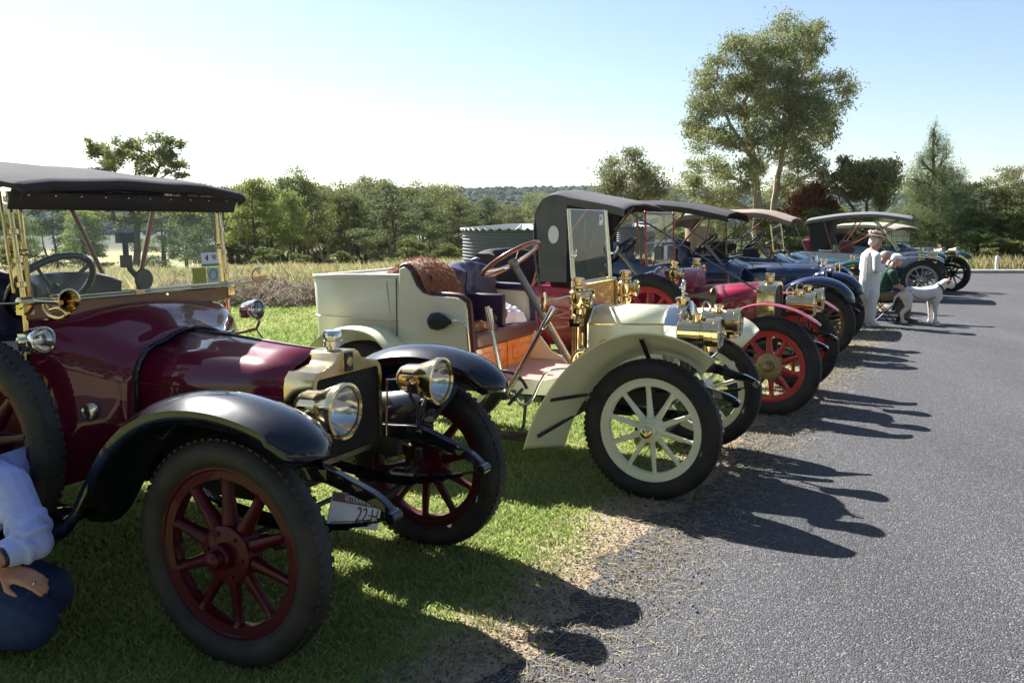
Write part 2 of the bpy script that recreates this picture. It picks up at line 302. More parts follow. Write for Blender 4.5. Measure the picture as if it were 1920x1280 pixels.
def lawn(n, name):
    Y = 2.1 * (21.5 / 2.1) ** (rng.random(n) ** 1.0); X = rng.uniform(-1, 1, n) * (Y * .62 + .5); k = Y < 20.8 + .45 * np.minimum(X, 0) + .3 * np.maximum(X, 0); X, Y = X[k], Y[k]; n = len(X); d = edge_x(Y) - X
    h0 = .022 + .0018 * Y; wd0 = .0035 + .0011 * Y
    # inside the picture, and thinning towards the worn edge
    vis = (X > -1.0 * Y * .62 - .4) & (X < Y * .62 + .4)
    dens = np.clip((d - .05) / .65, 0, 1) * .9 + .06 * (d > -.15) + .5 * (nz(X, Y, 3, 1) - .5)
    k = vis & (d > -.25) & (rng.random(n) < dens); X, Y, d, h0, wd = X[k], Y[k], d[k], h0[k], wd0[k]; n = len(X)
    g = nz(X, Y, 1.4, 3) * .6 + nz(X, Y, 6, 4) * .4 + rng.normal(0, .12, n); dry = np.clip(1 - (d - .1) / .5, 0, 1) * .8 + .25 * (rng.random(n) < .12)
    green = np.array([.19, .28, .065]); yel = np.array([.40, .43, .155]); straw = np.array([.42, .34, .20])
    t = np.clip(g, 0, 1)[:, None]; c = green * (1 - t) + yel * t; s = (rng.random(n) < np.clip(dry, 0, .95))[:, None]; c = np.where(s, straw, c) * rng.uniform(.7, 1.25, n)[:, None]
    hh = h0 * rng.uniform(.45, 1.2, n) * np.where(s[:, 0], .5, 1) * (.7 + .6 * nz(X, Y, 4, 9))
    return blade_mesh(name, np.stack([X, Y, H(X, Y)], 1), hh, wd, hh * rng.uniform(.3, 1.3, n) + .01 * s[:, 0], c, GRASSM)
o = lawn(620000, 'lawn_grass'); tag(o, 'short green mown grass under and behind the parked cars', 'grass')
def straw(n):
    Y = rng.uniform(2.2, 14, n) ** 1.0; X = edge_x(Y) + rng.normal(.10, .22, n); P = np.stack([X, Y, np.full(n, .009)], 1)
    c = np.array([.45, .37, .24]) * rng.uniform(.6, 1.2, (n, 1)); return blade_mesh('dead_grass', P, rng.uniform(.002, .018, n), .004, rng.uniform(.03, .09, n), c, GRASSM)
tag(straw(16000), 'dry straw and dead grass along the ragged road edge', 'dead grass')
def stones(n):
    mb_v = []; Y = rng.uniform(2.2, 11, n); X = edge_x(Y) + rng.normal(-.02, .2, n); r = rng.uniform(.003, .008, n)
    base = np.array([[1, 0, 0], [-1, 0, 0], [0, 1, 0], [0, -1, 0], [0, 0, 1], [0, 0, -.6]]); F0 = np.array([[0, 2, 4], [2, 1, 4], [1, 3, 4], [3, 0, 4], [2, 0, 5], [1, 2, 5], [3, 1, 5], [0, 3, 5]])
    V = base[None] * r[:, None, None] * rng.uniform(.6, 1.4, (n, 6, 1)) + np.stack([X, Y, .007 + r * .4], 1)[:, None]
    me = bpy.data.meshes.new('loose_stones'); np_mesh(me, V.reshape(-1, 3), (F0[None] + np.arange(n)[:, None, None] * 6).reshape(-1, 3)); me.materials.append(mat('stone_chip', (.09, .09, .095), .8, var=.5, vscale=30)); return link('loose_stones', me)
o = stones(9000); tag(o, 'loose dark stone chips scattered along the road edge', 'gravel', kind='stuff')
def tallgrass(n, name, x0, x1, y0, y1, h0, wd, cols, test, label, cat='grass'):
    X, Y = rng.uniform(x0, x1, n), rng.uniform(y0, y1, n); k = test(X, Y) & (np.abs(X) < Y * .62 + 2); X, Y = X[k], Y[k]; n = len(X)
    g = np.clip(nz(X, Y, .22, 11) * 1.1 - .2 + nz(X, Y, 1.1, 13) * .4 + rng.normal(0, .2, n), 0, 1)[:, None]; c = (np.array(cols[0]) * (1 - g) + np.array(cols[1]) * g) * rng.uniform(.7, 1.25, (n, 1))
    hh = h0 * rng.uniform(.4, 1.2, n) * (.45 + .75 * nz(X, Y, .8, 12) + .4 * nz(X, Y, .25, 14))
    o = blade_mesh(name, np.stack([X, Y, H(X, Y)], 1), hh, wd, hh * rng.uniform(.1, .6, n), c, GRASSM); tag(o, label, cat); return o
tallgrass(190000, 'dry_grass', -30, 9, 18, 48, .5, .019, ((.46, .35, .22), (.25, .26, .10)), lambda X, Y: Y - .45 * X > 20.3, 'tall dry straw-coloured grass in the paddock behind the lawn')
def shrubs(n):
    cs = [(x, y, .30 + .3 * r_) for x, y, r_ in zip(rng.uniform(-7.6, -3.4, 34), rng.uniform(17.6, 19.0, 34), rng.random(34)) if y - .45 * x > 19.4]; k = rng.integers(0, len(cs), n); c = np.array(cs)[k]; u = rng.normal(0, .5, (n, 3)); P = np.stack([c[:, 0] + u[:, 0] * .55, c[:, 1] + u[:, 1] * .45, H(c[:, 0], c[:, 1]) + np.abs(u[:, 2]) * c[:, 2] * .75], 1)
    col = np.where(rng.random((n, 1)) < .3, np.array([[.17, .19, .09]]), np.array([[.24, .18, .16]])) * rng.uniform(.6, 1.3, (n, 1)); h = rng.uniform(.03, .13, n); return blade_mesh('dry_shrubs', P, h, .014, h * rng.uniform(.5, 2, n), col, GRASSM)
tag(shrubs(30000), 'low brownish purple dry shrubs at the edge of the lawn', 'shrub')
tallgrass(26000, 'verge_grass', 11, 34, 29.9, 38, .45, .03, ((.36, .30, .16), (.16, .2, .06)), lambda X, Y: Y > 30.5, 'dry verge grass behind the concrete kerb')
# ------------------------------------------------------------------ trees
def leaf_mat(name, c1, c2, trans=.3):
    m = bpy.data.materials.new(name); m.use_nodes = True; t = m.node_tree; N = t.nodes; L = t.links; b = N['Principled BSDF']; b.inputs['Roughness'].default_value = .65; b.inputs['Specular IOR Level'].default_value = .15
    a_ = N.new('ShaderNodeAttribute'); a_.attribute_name = 'tint'; oi = N.new('ShaderNodeObjectInfo')
    mx = N.new('ShaderNodeMix'); mx.data_type = 'RGBA'; mx.inputs[6].default_value = (*c1, 1); mx.inputs[7].default_value = (*c2, 1)
    sp = N.new('ShaderNodeSeparateColor'); L.new(a_.outputs['Color'], sp.inputs[0]); L.new(sp.outputs[0], mx.inputs[0])
    hv = N.new('ShaderNodeHueSaturation'); mr = N.new('ShaderNodeMapRange'); mr.inputs[3].default_value = .75; mr.inputs[4].default_value = 1.2; L.new(oi.outputs['Random'], mr.inputs[0]); L.new(mr.outputs[0], hv.inputs['Value']); mr3 = N.new('ShaderNodeMapRange'); mr3.inputs[3].default_value = .48; mr3.inputs[4].default_value = .515; L.new(oi.outputs['Random'], mr3.inputs[0]); L.new(mr3.outputs[0], hv.inputs['Hue']); L.new(mx.outputs[2], hv.inputs['Color'])
    L.new(hv.outputs[0], b.inputs['Base Color']); tr = N.new('ShaderNodeBsdfTranslucent'); L.new(hv.outputs[0], tr.inputs[0]); ms = N.new('ShaderNodeMixShader'); ms.inputs[0].default_value = trans
    o = N['Material Output']; L.new(b.outputs[0], ms.inputs[1]); L.new(tr.outputs[0], ms.inputs[2]); L.new(ms.outputs[0], o.inputs[0]); return m
EUC = leaf_mat('gum_leaves', (0.117, 0.143, 0.058), (0.325, 0.325, 0.150), .42); OLV = leaf_mat('olive_leaves', (0.078, 0.111, 0.033), (0.234, 0.260, 0.085), .4); BRT = leaf_mat('bright_leaves', (.12, .17, .045), (.31, .35, .105), .5); DRK = leaf_mat('dark_leaves', (0.046, 0.065, 0.023), (0.143, 0.163, 0.058), .35); CAS = leaf_mat('sheoak_needles', (0.098, 0.143, 0.058), (0.208, 0.247, 0.104), .4); RST = leaf_mat('rusty_leaves', (.14, .06, .025), (.26, .12, .05), .35)
BARKP = mat('pale_gum_bark', (.42, .36, .29), .8, col2=(.22, .17, .13), vscale=3, bump=.3, bscale=20, stretch=(1, 1, .3)); BARKD = mat('dark_bark', (.09, .065, .045), .9, var=.35, vscale=5, bump=.6, bscale=18, stretch=(1, 1, .3))
def leaves(C, size, aspect, droop, m, name):
    n = len(C); d = rng.normal(size=(n, 3)); d[:, 2] -= droop; d /= np.linalg.norm(d, axis=1)[:, None]
    s_ = np.cross(d, rng.normal(size=(n, 3))); s_ /= np.linalg.norm(s_, axis=1)[:, None]
    L_ = size * rng.uniform(.6, 1.3, (n, 1)); W_ = L_ * aspect
    V = np.stack([C - d * L_ / 2, C + s_ * W_ / 2, C + d * L_ / 2, C - s_ * W_ / 2], 1).reshape(-1, 3); F = np.arange(n * 4).reshape(-1, 4)
    me = bpy.data.meshes.new(name); np_mesh(me, V, F); ca = me.color_attributes.new('tint', 'FLOAT_COLOR', 'POINT'); t = np.clip(rng.normal(.45, .25, n), 0, 1); ca.data.foreach_set('color', np.repeat(np.stack([t, t, t, np.ones(n)], 1), 4, 0).astype(np.float32).ravel()); me.materials.append(m); return me
def limb(mb, p, q, r0, r1, n=5, wob=.08, k=6):
    p, q = np.array(p), np.array(q); L_ = np.linalg.norm(q - p); pts = [p + (q - p) * t + rng.normal(0, wob * L_ * .25, 3) * math.sin(math.pi * t) * np.array([1, 1, .5]) for t in np.linspace(0, 1, n)]
    mb.tube([Vector(x) for x in pts], list(np.linspace(r0, r1, n)), k); return pts
def tree(name, base, trunks, lobes, nleaf, size, aspect, droop, lm, bm_, label, group=None, clump=.33, sub=7):
    """lobes: (centre, radii); each gets a limb from the trunk, twigs, and leaf clumps at the twig ends"""
    root = empty(name, base, 0, label, 'tree', group); base = np.array(base); mb = MB(); nodes = []
    for (tp, r0, r1) in trunks:
        tp = [np.array(p, float) - base for p in tp]
        for i in range(len(tp) - 1):
            ra = r0 + (r1 - r0) * i / (len(tp) - 1); rb = r0 + (r1 - r0) * (i + 1) / (len(tp) - 1)
            pts = limb(mb, tp[i], tp[i + 1], ra, rb, 5, .05, 9); nodes += [(p, ra + (rb - ra) * j / 4) for j, p in enumerate(pts)]
    Cs = []; vol = np.array([l[1][0] * l[1][1] * l[1][2] for l in lobes]) ** .67; vol /= vol.sum()
    for (c, r), fv in zip(lobes, vol):
        c = np.array(c, float) - base; r = np.array(r)
        cand = [(np.linalg.norm(c - p) + 1.2 * max(0, p[2] - c[2] + .3 * np.linalg.norm(c - p)), p, rr) for p, rr in nodes]; _, p, rr = min(cand, key=lambda x: x[0])
        pts = limb(mb, p, c, min(rr * .6, .12), .035, 6, .12, 6); tips = []
        for j in range(sub):
            u = rng.normal(size=3); u /= np.linalg.norm(u); u *= rng.uniform(.55, .95); q = c + u * r
            limb(mb, pts[rng.integers(2, 6)], q, .03, .008, 4, .15, 4); tips.append(q)
        k = int(nleaf * fv); T = np.array(tips)[rng.integers(0, len(tips), k)]; sg = r * clump
        Cs.append(T + rng.normal(size=(k, 3)) * sg * np.array([1, 1, .75]))
    mb.build('trunk', bm_, root); link('crown', leaves(np.concatenate(Cs), size, aspect, droop, lm, 'crown'), root); return root
def pxl(lst, Y, spread):
    out = []
    for (x, y, rx, ry) in lst:
        s_ = Y / F_PX; out.append((at(x, y, Y + random.uniform(-spread, spread)), (rx * s_, rx * s_ * .9, ry * s_)))
    return out
big = [(1470, 75, 62, 40), (1405, 112, 52, 42), (1528, 85, 36, 38), (1345, 140, 44, 36), (1385, 195, 52, 45), (1322, 205, 34, 42), (1448, 165, 60, 45), (1560, 168, 48, 38), (1525, 215, 50, 42), (1312, 235, 34, 28), (1350, 268, 48, 32), (1440, 250, 50, 44), (1545, 250, 30, 28), (1330, 318, 46, 28), (1302, 350, 34, 22), (1385, 335, 36, 40), (1490, 300, 46, 52), (1480, 360, 42, 34), (1420, 300, 30, 40), (1535, 318, 22, 30), (1500, 130, 44, 40), (1350, 372, 40, 18), (1440, 212, 44, 36), (1478, 228, 42, 40), (1418, 150, 40, 34), (1500, 178, 42, 36), (1455, 120, 44, 34)]
gb = at(1424, 440, 50)
tree('gum_tree', (gb.x, 50, float(H(gb.x, 50))), [([(gb.x, 50, float(H(gb.x, 50))), at(1420, 370, 50), at(1412, 300, 50), at(1395, 190, 50.4), at(1440, 110, 50)], .30, .08), ([(gb.x + .7, 50.6, float(H(gb.x, 50))), at(1452, 380, 50.6), at(1465, 290, 50.6), at(1490, 190, 50), at(1510, 110, 50)], .24, .06), ([at(1412, 300, 50), at(1370, 235, 49.4), at(1340, 170, 49)], .13, .05)],
     pxl(big, 50, 2.2), 88000, .17, .36, .9, EUC, BARKP, 'tall eucalyptus with pale forked trunk towering over the other trees', clump=.22, sub=14)
lf = [(185, 290, 26, 26), (215, 285, 22, 28), (195, 312, 24, 14), (262, 285, 22, 26), (300, 285, 26, 30), (322, 278, 20, 22), (338, 318, 24, 16), (240, 272, 12, 14), (275, 318, 20, 12), (168, 268, 12, 14), (240, 395, 40, 30), (330, 400, 46, 26), (180, 400, 40, 26)]
tb = at(255, 500, 60)
tree('twisted_tree', (tb.x, 60, float(H(tb.x, 60))), [([(tb.x, 60, float(H(tb.x, 60))), at(258, 420, 60), at(285, 340, 60), at(310, 290, 60)], .26, .06), ([at(258, 420, 60), at(225, 340, 60), at(200, 295, 60)], .15, .05)], pxl(lf, 60, 1.6), 17000, .2, .5, .2, BRT, BARKD, 'twisted open-crowned tree rising above the roof of the burgundy car', clump=.24, sub=9)
cb = at(1750, 490, 37)
cl = [(1672, 425, 22, 20), (1712, 335, 14, 24), (1800, 345, 14, 22), (1815, 405, 22, 18), (1728, 300, 9, 22), (1752, 250, 7, 24), (1746, 295, 15, 26), (1775, 292, 10, 30), (1735, 330, 28, 28), (1775, 345, 26, 30), (1720, 370, 34, 28), (1765, 385, 40, 34), (1795, 375, 24, 26), (1730, 420, 48, 36), (1785, 430, 44, 40), (1750, 465, 55, 30), (1700, 400, 26, 24), (1690, 440, 36, 34), (1745, 350, 36, 36), (1755, 270, 14, 30)]
tree('sheoak_tree', (cb.x, 37, float(H(cb.x, 37))), [([(cb.x, 37, float(H(cb.x, 37))), at(1752, 400, 37), at(1750, 300, 37), at(1750, 240, 37)], .13, .02)], pxl(cl, 37, 1.1), 46000, .19, .08, -.8, CAS, BARKD, 'feathery pointed she-oak with fine green needles beside the kerb', clump=.40, sub=9)
m1 = [(1160, 320, 34, 26), (1185, 300, 24, 18), (1215, 325, 34, 26), (1150, 350, 30, 24), (1235, 355, 28, 20), (1190, 355, 40, 28), (1180, 385, 50, 20)]
t1 = at(1190, 440, 60)
tree('gum_tree', (t1.x, 60, float(H(t1.x, 60))), [([(t1.x, 60, float(H(t1.x, 60))), at(1188, 380, 60), at(1185, 310, 60)], .16, .04)], pxl(m1, 60, 1), 13000, .2, .4, .6, EUC, BARKP, 'small rounded eucalyptus behind the black hood of the red car', clump=.34)
m2 = [(1580, 315, 26, 18), (1605, 330, 26, 20), (1650, 310, 30, 20), (1668, 335, 24, 22), (1570, 340, 20, 16), (1640, 345, 30, 20), (1600, 360, 30, 18), (1660, 370, 22, 20)]
t2 = at(1625, 450, 46)
tree('thin_tree', (t2.x, 46, float(H(t2.x, 46))), [([(t2.x - .3, 46, float(H(t2.x, 46))), at(1600, 390, 46), at(1570, 350, 46), at(1545, 315, 46)], .10, .04), ([(t2.x, 46, float(H(t2.x, 46))), at(1625, 380, 46), at(1640, 320, 46)], .1, .03), ([(t2.x + .3, 46, float(H(t2.x, 46))), at(1650, 390, 46), at(1665, 330, 46)], .08, .03)], pxl(m2, 46, .9), 12000, .2, .4, .5, EUC, BARKD, 'loose many-stemmed tree with bare dark stems against the sky', clump=.33)
m3 = [(1510, 375, 28, 20), (1535, 365, 26, 20), (1520, 395, 36, 18), (1550, 390, 20, 18)]
t3 = at(1525, 440, 48)
tree('rusty_tree', (t3.x, 48, float(H(t3.x, 48))), [([(t3.x, 48, float(H(t3.x, 48))), at(1525, 370, 48)], .1, .03)], pxl(m3, 48, .8), 8000, .2, .4, .3, RST, BARKD, 'small tree with rust brown foliage next to the tall eucalyptus', clump=.36)
# generic kinds, copied
def kind_tree(name, lm, bk, hgt, wid, n, label, seed, nl=9, low=.25):
    global rng
    rng = np.random.default_rng(seed); lobes = []
    for k in range(nl):
        z = hgt * (low + (.93 - low) * (k + .5) / nl); rr = wid * .5 * math.sin(math.pi * min(.9, .25 + .7 * (k + .5) / nl)) ; an = k * 2.4 + seed
        lobes.append(((math.cos(an) * rr * .62, math.sin(an) * rr * .62, z), (wid * (.2 + .09 * rng.random()), wid * (.2 + .09 * rng.random()), hgt * (.09 + .05 * rng.random()))))
    t = tree(name, (0, 0, 0), [([(0, 0, 0), (.15 * wid * .3, .1, hgt * .35), (-.05, 0, hgt * .6), (.1, 0, hgt * .85)], hgt * .024, .03), ([(.1, .1, .1), (-wid * .16, .1, hgt * .4), (-wid * .2, 0, hgt * .62)], hgt * .017, .03)], lobes, n, .23, .45, .3, lm, bk, label, clump=.23, sub=10)
    return t
KINDS = [kind_tree('paddock_tree', OLV, BARKD, 9, 6.5, 12000, 'x', 31, 10, .33), kind_tree('paddock_tree', BRT, BARKD, 9, 6, 10000, 'x', 32, 9, .36), kind_tree('paddock_tree', DRK, BARKD, 9, 7, 13000, 'x', 33, low=.1), kind_tree('paddock_tree', EUC, BARKP, 9, 6, 10000, 'x', 34, 9, .36), kind_tree('paddock_tree', CAS, BARKD, 9, 6.5, 12000, 'x', 35, low=.08), kind_tree('paddock_bush', OLV, BARKD, 3, 3.6, 5000, 'x', 36, 8, .12)]
LBL = ['olive green bushy tree in the line along the paddock', 'bright green tree with clumped foliage in the line along the paddock', 'dense dark tree in the line along the paddock', 'grey green gum tree in the line along the paddock', 'drooping fine-leaved tree in the line along the paddock', 'low olive green bush under the paddock trees']
used = [False] * 6; KD = ['olive green bushy tree', 'bright green clumped tree', 'dense dark tree', 'grey green gum tree', 'drooping fine-leaved tree']
#        px,  top y, Y,  kind, width factor
TL = [(20, 395, 62, 0, 1), (95, 380, 70, 2, 1), (150, 392, 58, 1, .9), (395, 345, 66, 2, 1), (425, 350, 62, 2, 1.1), (470, 330, 58, 1, .9), (505, 350, 64, 0, 1), (560, 326, 60, 0, 1), (545, 355, 56, 1, .7), (610, 352, 70, 3, 1.1), (650, 362, 66, 0, .9), (690, 331, 74, 3, 1), (735, 350, 62, 4, 1.25), (790, 375, 66, 4, 1.1), (835, 345, 95, 3, 1), (860, 372, 90, 0, 1), (815, 350, 100, 3, .9), (910, 376, 80, 4, 1), (955, 385, 95, 3, 1), (1010, 362, 100, 3, .8), (1060, 385, 85, 0, 1), (1110, 395, 75, 2, 1.1), (1265, 372, 75, 0, 1), (1320, 372, 70, 3, 1.2), (1380, 385, 72, 0, 1.2), (1290, 395, 60, 4, 1.1), (1455, 378, 66, 2, 1.3), (1500, 400, 60, 0, 1), (1570, 385, 56, 1, 1), (1685, 395, 52, 2, 1.1), (1815, 350, 41, 2, .9), (1850, 342, 44, 2, 1.1), (1905, 350, 46, 2, 1.1), (1960, 330, 48, 3, 1.2), (1895, 312, 60, 3, .9), (1800, 400, 39, 4, .8), (1640, 400, 50, 0, 1), (1885, 400, 40, 0, .9), (300, 380, 75, 4, 1.1), (345, 405, 80, 0, 1), (440, 372, 84, 2, 1.4), (530, 368, 86, 2, 1.4), (640, 352, 80, 0, 1.2), (715, 345, 84, 2, 1.3), (775, 352, 82, 0, 1.2), (600, 385, 72, 2, 1.2), (680, 375, 70, 4, 1.1), (845, 400, 76, 2, 1.2), (900, 398, 98, 2, 1.3), (985, 392, 104, 0, 1.2), (1085, 398, 90, 2, 1.3), (1160, 400, 80, 0, 1.2)]
for (x, y, Y, k, wf) in TL:
    p = at(x, y - 7, Y); z0 = float(H(p.x, Y)); s_ = (p.z - z0) / 9.0
    if s_ <= .15: continue
    o = KINDS[k] if not used[k] else copy_tree(KINDS[k]); used[k] = True
    o.location = (p.x, Y, z0 - .05); o.scale = (s_ * wf, s_ * wf, s_); o.rotation_euler = (0, 0, random.uniform(0, 6.28))
    near_ = [n_ for lim, n_ in ((120, 'by the steering wheel side of the burgundy car'), (380, 'behind the windscreen of the burgundy car'), (450, 'at the front corner of the burgundy car roof'), (530, 'behind the burgundy car mirror'), (600, 'behind the radiator cap of the burgundy car'), (670, 'around the white pickup truck'), (760, 'behind the fur rug'), (850, 'beside the water tank'), (930, 'over the water tank'), (1030, 'over the cream car steering wheel'), (1130, 'over the red car hood'), (1300, 'over the blue car roof'), (1400, 'at the foot of the tall eucalyptus'), (1480, 'in the shade of the tall eucalyptus'), (1600, 'behind the tan car roof'), (1700, 'behind the grey car roof'), (1830, 'next to the she-oak'), (1870, 'behind the marker post'), (9999, 'beyond the end of the kerb')) if x < lim][0]
    tag(o, ('tall ' if p.z > 4.2 else '') + KD[k] + ' ' + near_, 'tree', 'trees in the line along the paddock')
for (x, y, Y, sc) in [(500, 478, 52, .6), (560, 490, 50, .45), (640, 480, 54, .5), (770, 470, 54, .7), (840, 480, 54, .6), (1840, 480, 35, .55), (1900, 470, 35, .8), (1825, 460, 36, .8), (1870, 490, 34, .4), (1600, 470, 44, .9), (1540, 460, 46, 1), (1690, 480, 42, .8), (1450, 470, 48, .9), (30, 480, 56, .9), (160, 470, 60, .9)]:
    k = 5; p = at(x, y, Y); o = KINDS[k] if not used[k] else copy_tree(KINDS[k]); used[k] = True
    o.location = (p.x, Y, float(H(p.x, Y)) - .05); o.scale = (sc, sc, sc); o.rotation_euler = (0, 0, random.uniform(0, 6.28)); tag(o, ('low ' if sc < .8 else 'broad ') + 'olive green bush ' + [n_ for lim, n_ in ((100, 'by the burgundy car steering wheel'), (300, 'behind the burgundy car windscreen'), (430, 'by the burgundy car roof post'), (480, 'near the twisted tree trunks'), (530, 'behind the burgundy car mirror'), (600, 'before the white pickup truck'), (660, 'beside the white pickup truck'), (720, 'behind the cream car tub'), (800, 'behind the fur rug'), (900, 'next to the water tank'), (1500, 'under the tall eucalyptus'), (1560, 'under the rust brown tree'), (1650, 'under the many-stemmed tree'), (1750, 'behind the white car with grey roof'), (1835, 'under the she-oak'), (1860, 'next to the marker post'), (1880, 'at the foot of the marker post'), (9999, 'at the end of the kerb')) if x < lim][0], 'bush', 'bushes under the trees')
rng = np.random.default_rng(99)
# forest on the far hills
def forest(n):
    X = rng.uniform(-620, 700, n); Y = 1080 - 640 * rng.random(n) ** 1.6; k = np.abs(X) < Y * .75 + 40; X, Y = X[k], Y[k]; n = len(X); r = rng.uniform(1.5, 4.4, n) * (.7 + .6 * nz(X, Y, .02, 77)); Z = H(X, Y) + r * .6
    bm = bmesh.new(); bmesh.ops.create_icosphere(bm, subdivisions=1, radius=1); B = np.array([v.co[:] for v in bm.verts]); Fb = np.array([[v.index for v in f.verts] for f in bm.faces]); bm.free()
    V = B[None] * r[:, None, None] * rng.uniform(.75, 1.25, (n, len(B), 1)) * np.array([1, 1, .8]) + np.stack([X, Y, Z], 1)[:, None]
    me = bpy.data.meshes.new('hill_forest'); np_mesh(me, V.reshape(-1, 3), (Fb[None] + (np.arange(n) * len(B))[:, None, None]).reshape(-1, 3)); me.materials.append(mat('forest_canopy', (.045, .06, .03), .95, var=.5, vscale=.06, spec=.05)); return link('hill_forest', me)
tag(forest(12000), 'far eucalyptus forest covering the low hills on the horizon', 'forest', kind='stuff')
# ------------------------------------------------------------------ tanks, house, pickup, posts
TANK = mat('grey_corrugated_steel', (.12, .13, .142), .5, .1, var=.08); TROOF = mat('pale_tank_roof', (.14, .15, .16), .7, .0)
def tank(x, y, rad, z0, hgt, label):
    r = empty('water_tank', (x, y, z0), 0, label, 'tank'); n = int(hgt / .011)
    MB().lathe([(rad + .014 * math.sin(i / n * hgt / .075 * 2 * math.pi), i / n * hgt) for i in range(n + 1)], ax=(0, 0, 1), n=72).build('corrugated_wall', TANK, r, angle=80)
    mb = MB(); k = 88
    for rr, zz in ((rad + .05, -.02), (rad + .06, .0), (rad * .98, .045), (.3, .16), (.02, .18)):
        pass
    mb.loft([[((rad + .06 - (rad * .9) * t) * math.cos(q), (rad + .06 - (rad * .9) * t) * math.sin(q), hgt + .13 * t + (.035 * (1 - t) * (1 if j % 2 else -1))) for j, q in enumerate(2 * math.pi * j / k for j in range(k))] for t in (0, .06, .5, 1)], True, False, True)
    mb.build('corrugated_roof', TROOF, r, angle=20, solid=.006); MB().lathe([(.26, 0), (.26, .09), (.2, .12), (.01, .13)], (rad * .35, -rad * .3, hgt + .05), (0, 0, 1), 20).build('inspection_hatch', TROOF, r); return r
p = at(866, 430, 21); tank(p.x + 1.42, 21, 1.4, p.z - 1.75, 1.75, 'grey corrugated water tank behind the seats of the cream car')
p = at(1190, 425, 33); tank(p.x, 33, .75, p.z - 2.2, 2.2, 'narrow grey water tank glimpsed through the windscreen of the red car')
HW = mat('white_weatherboard', (.62, .62, .6), .7, var=.05); RF = mat('pale_iron_roof', (.5, .5, .5), .5, .2); WIN = mat('dark_window', (.03, .035, .05), .1)
p = at(838, 432, 130); hz = float(H(p.x, 130)); h = empty('farm_house', (p.x, 130, hz), 0, 'white farm house with pale roof far beyond the tank', 'house')
ht = p.z - hz
MB().box((0, 0, ht * .4), (9, 6, ht * .8)).build('wall', HW, h); MB().loft([[(x, -3.5, ht * .8), (x, 0, ht * 1.12), (x, 3.5, ht * .8)] for x in (-4.9, 4.9)], True).build('roof', RF, h)
for x in (-2.8, 0, 2.8): MB().box((x, -3.02, ht * .5), (1.3, .06, 1.1)).build('window', WIN, h)
# distant white pickup
p = at(605, 481, 118); zz = float(H(p.x, 118)); pk = empty('pickup_truck', (p.x, 118, zz), R_(12), 'distant white pickup truck parked beyond the trees', 'truck')
sc_ = 1.0; PW = mat('pickup_white', (.7, .7, .7), .3, 0, .5)
MB().loft([[(x, -.85, .45), (x, -.85, zt), (x, .85, zt), (x, .85, .45)] for x, zt in ((-2.4, .95), (-.7, .98), (.9, 1.0), (2.2, .9), (2.4, .75))], True).build('body', PW, pk, bevel=.05)
MB().loft([[(x, -y, .98), (x2, -y * .85, 1.55), (x2, y * .85, 1.55), (x, y, .98)] for x, x2, y in ((-.75, -.6, .82), (1.15, .55, .82))], True).build('cabin', WIN, pk); MB().box((0, 0, 1.57), (1.15, 1.36, .05)).build('roof', PW, pk)
for x in (-1.5, 1.5):
    for y in (-.8, .8): MB().lathe([(.2, -.1), (.33, -.1), (.35, 0), (.33, .1), (.2, .1)], (x, y, .35), n=16, cap0=True, cap1=True).build('wheel', RUB, pk)
p = at(1868, 508, 30.1); gp = tag(MB().lathe([(.05, -.1), (.05, .54), (.035, .565), (.005, .57)], ax=(0, 0, 1), n=16).build('marker_post', mat('galvanised_white', (.6, .62, .64), .4), loc=(p.x, 30.1, 0)), 'short white round marker post behind the kerb', 'post')
p = at(1305, 470, 20); tag(MB().lathe([(.30, -.3), (.27, .3), (.255, 1.0), (.25, 1.5), (.23, 1.6)], (0, 0, 0), (0, 0, 1), 18, cap1=True).build('wooden_post', mat('peeled_trunk', (.22, .12, .07), .8, col2=(.4, .3, .22), vscale=2.5, bump=.5, bscale=14, stretch=(1, 1, .25)), loc=(p.x, 20, float(H(p.x, 20)))), 'thick brown peeled log post behind the red and blue cars', 'post')
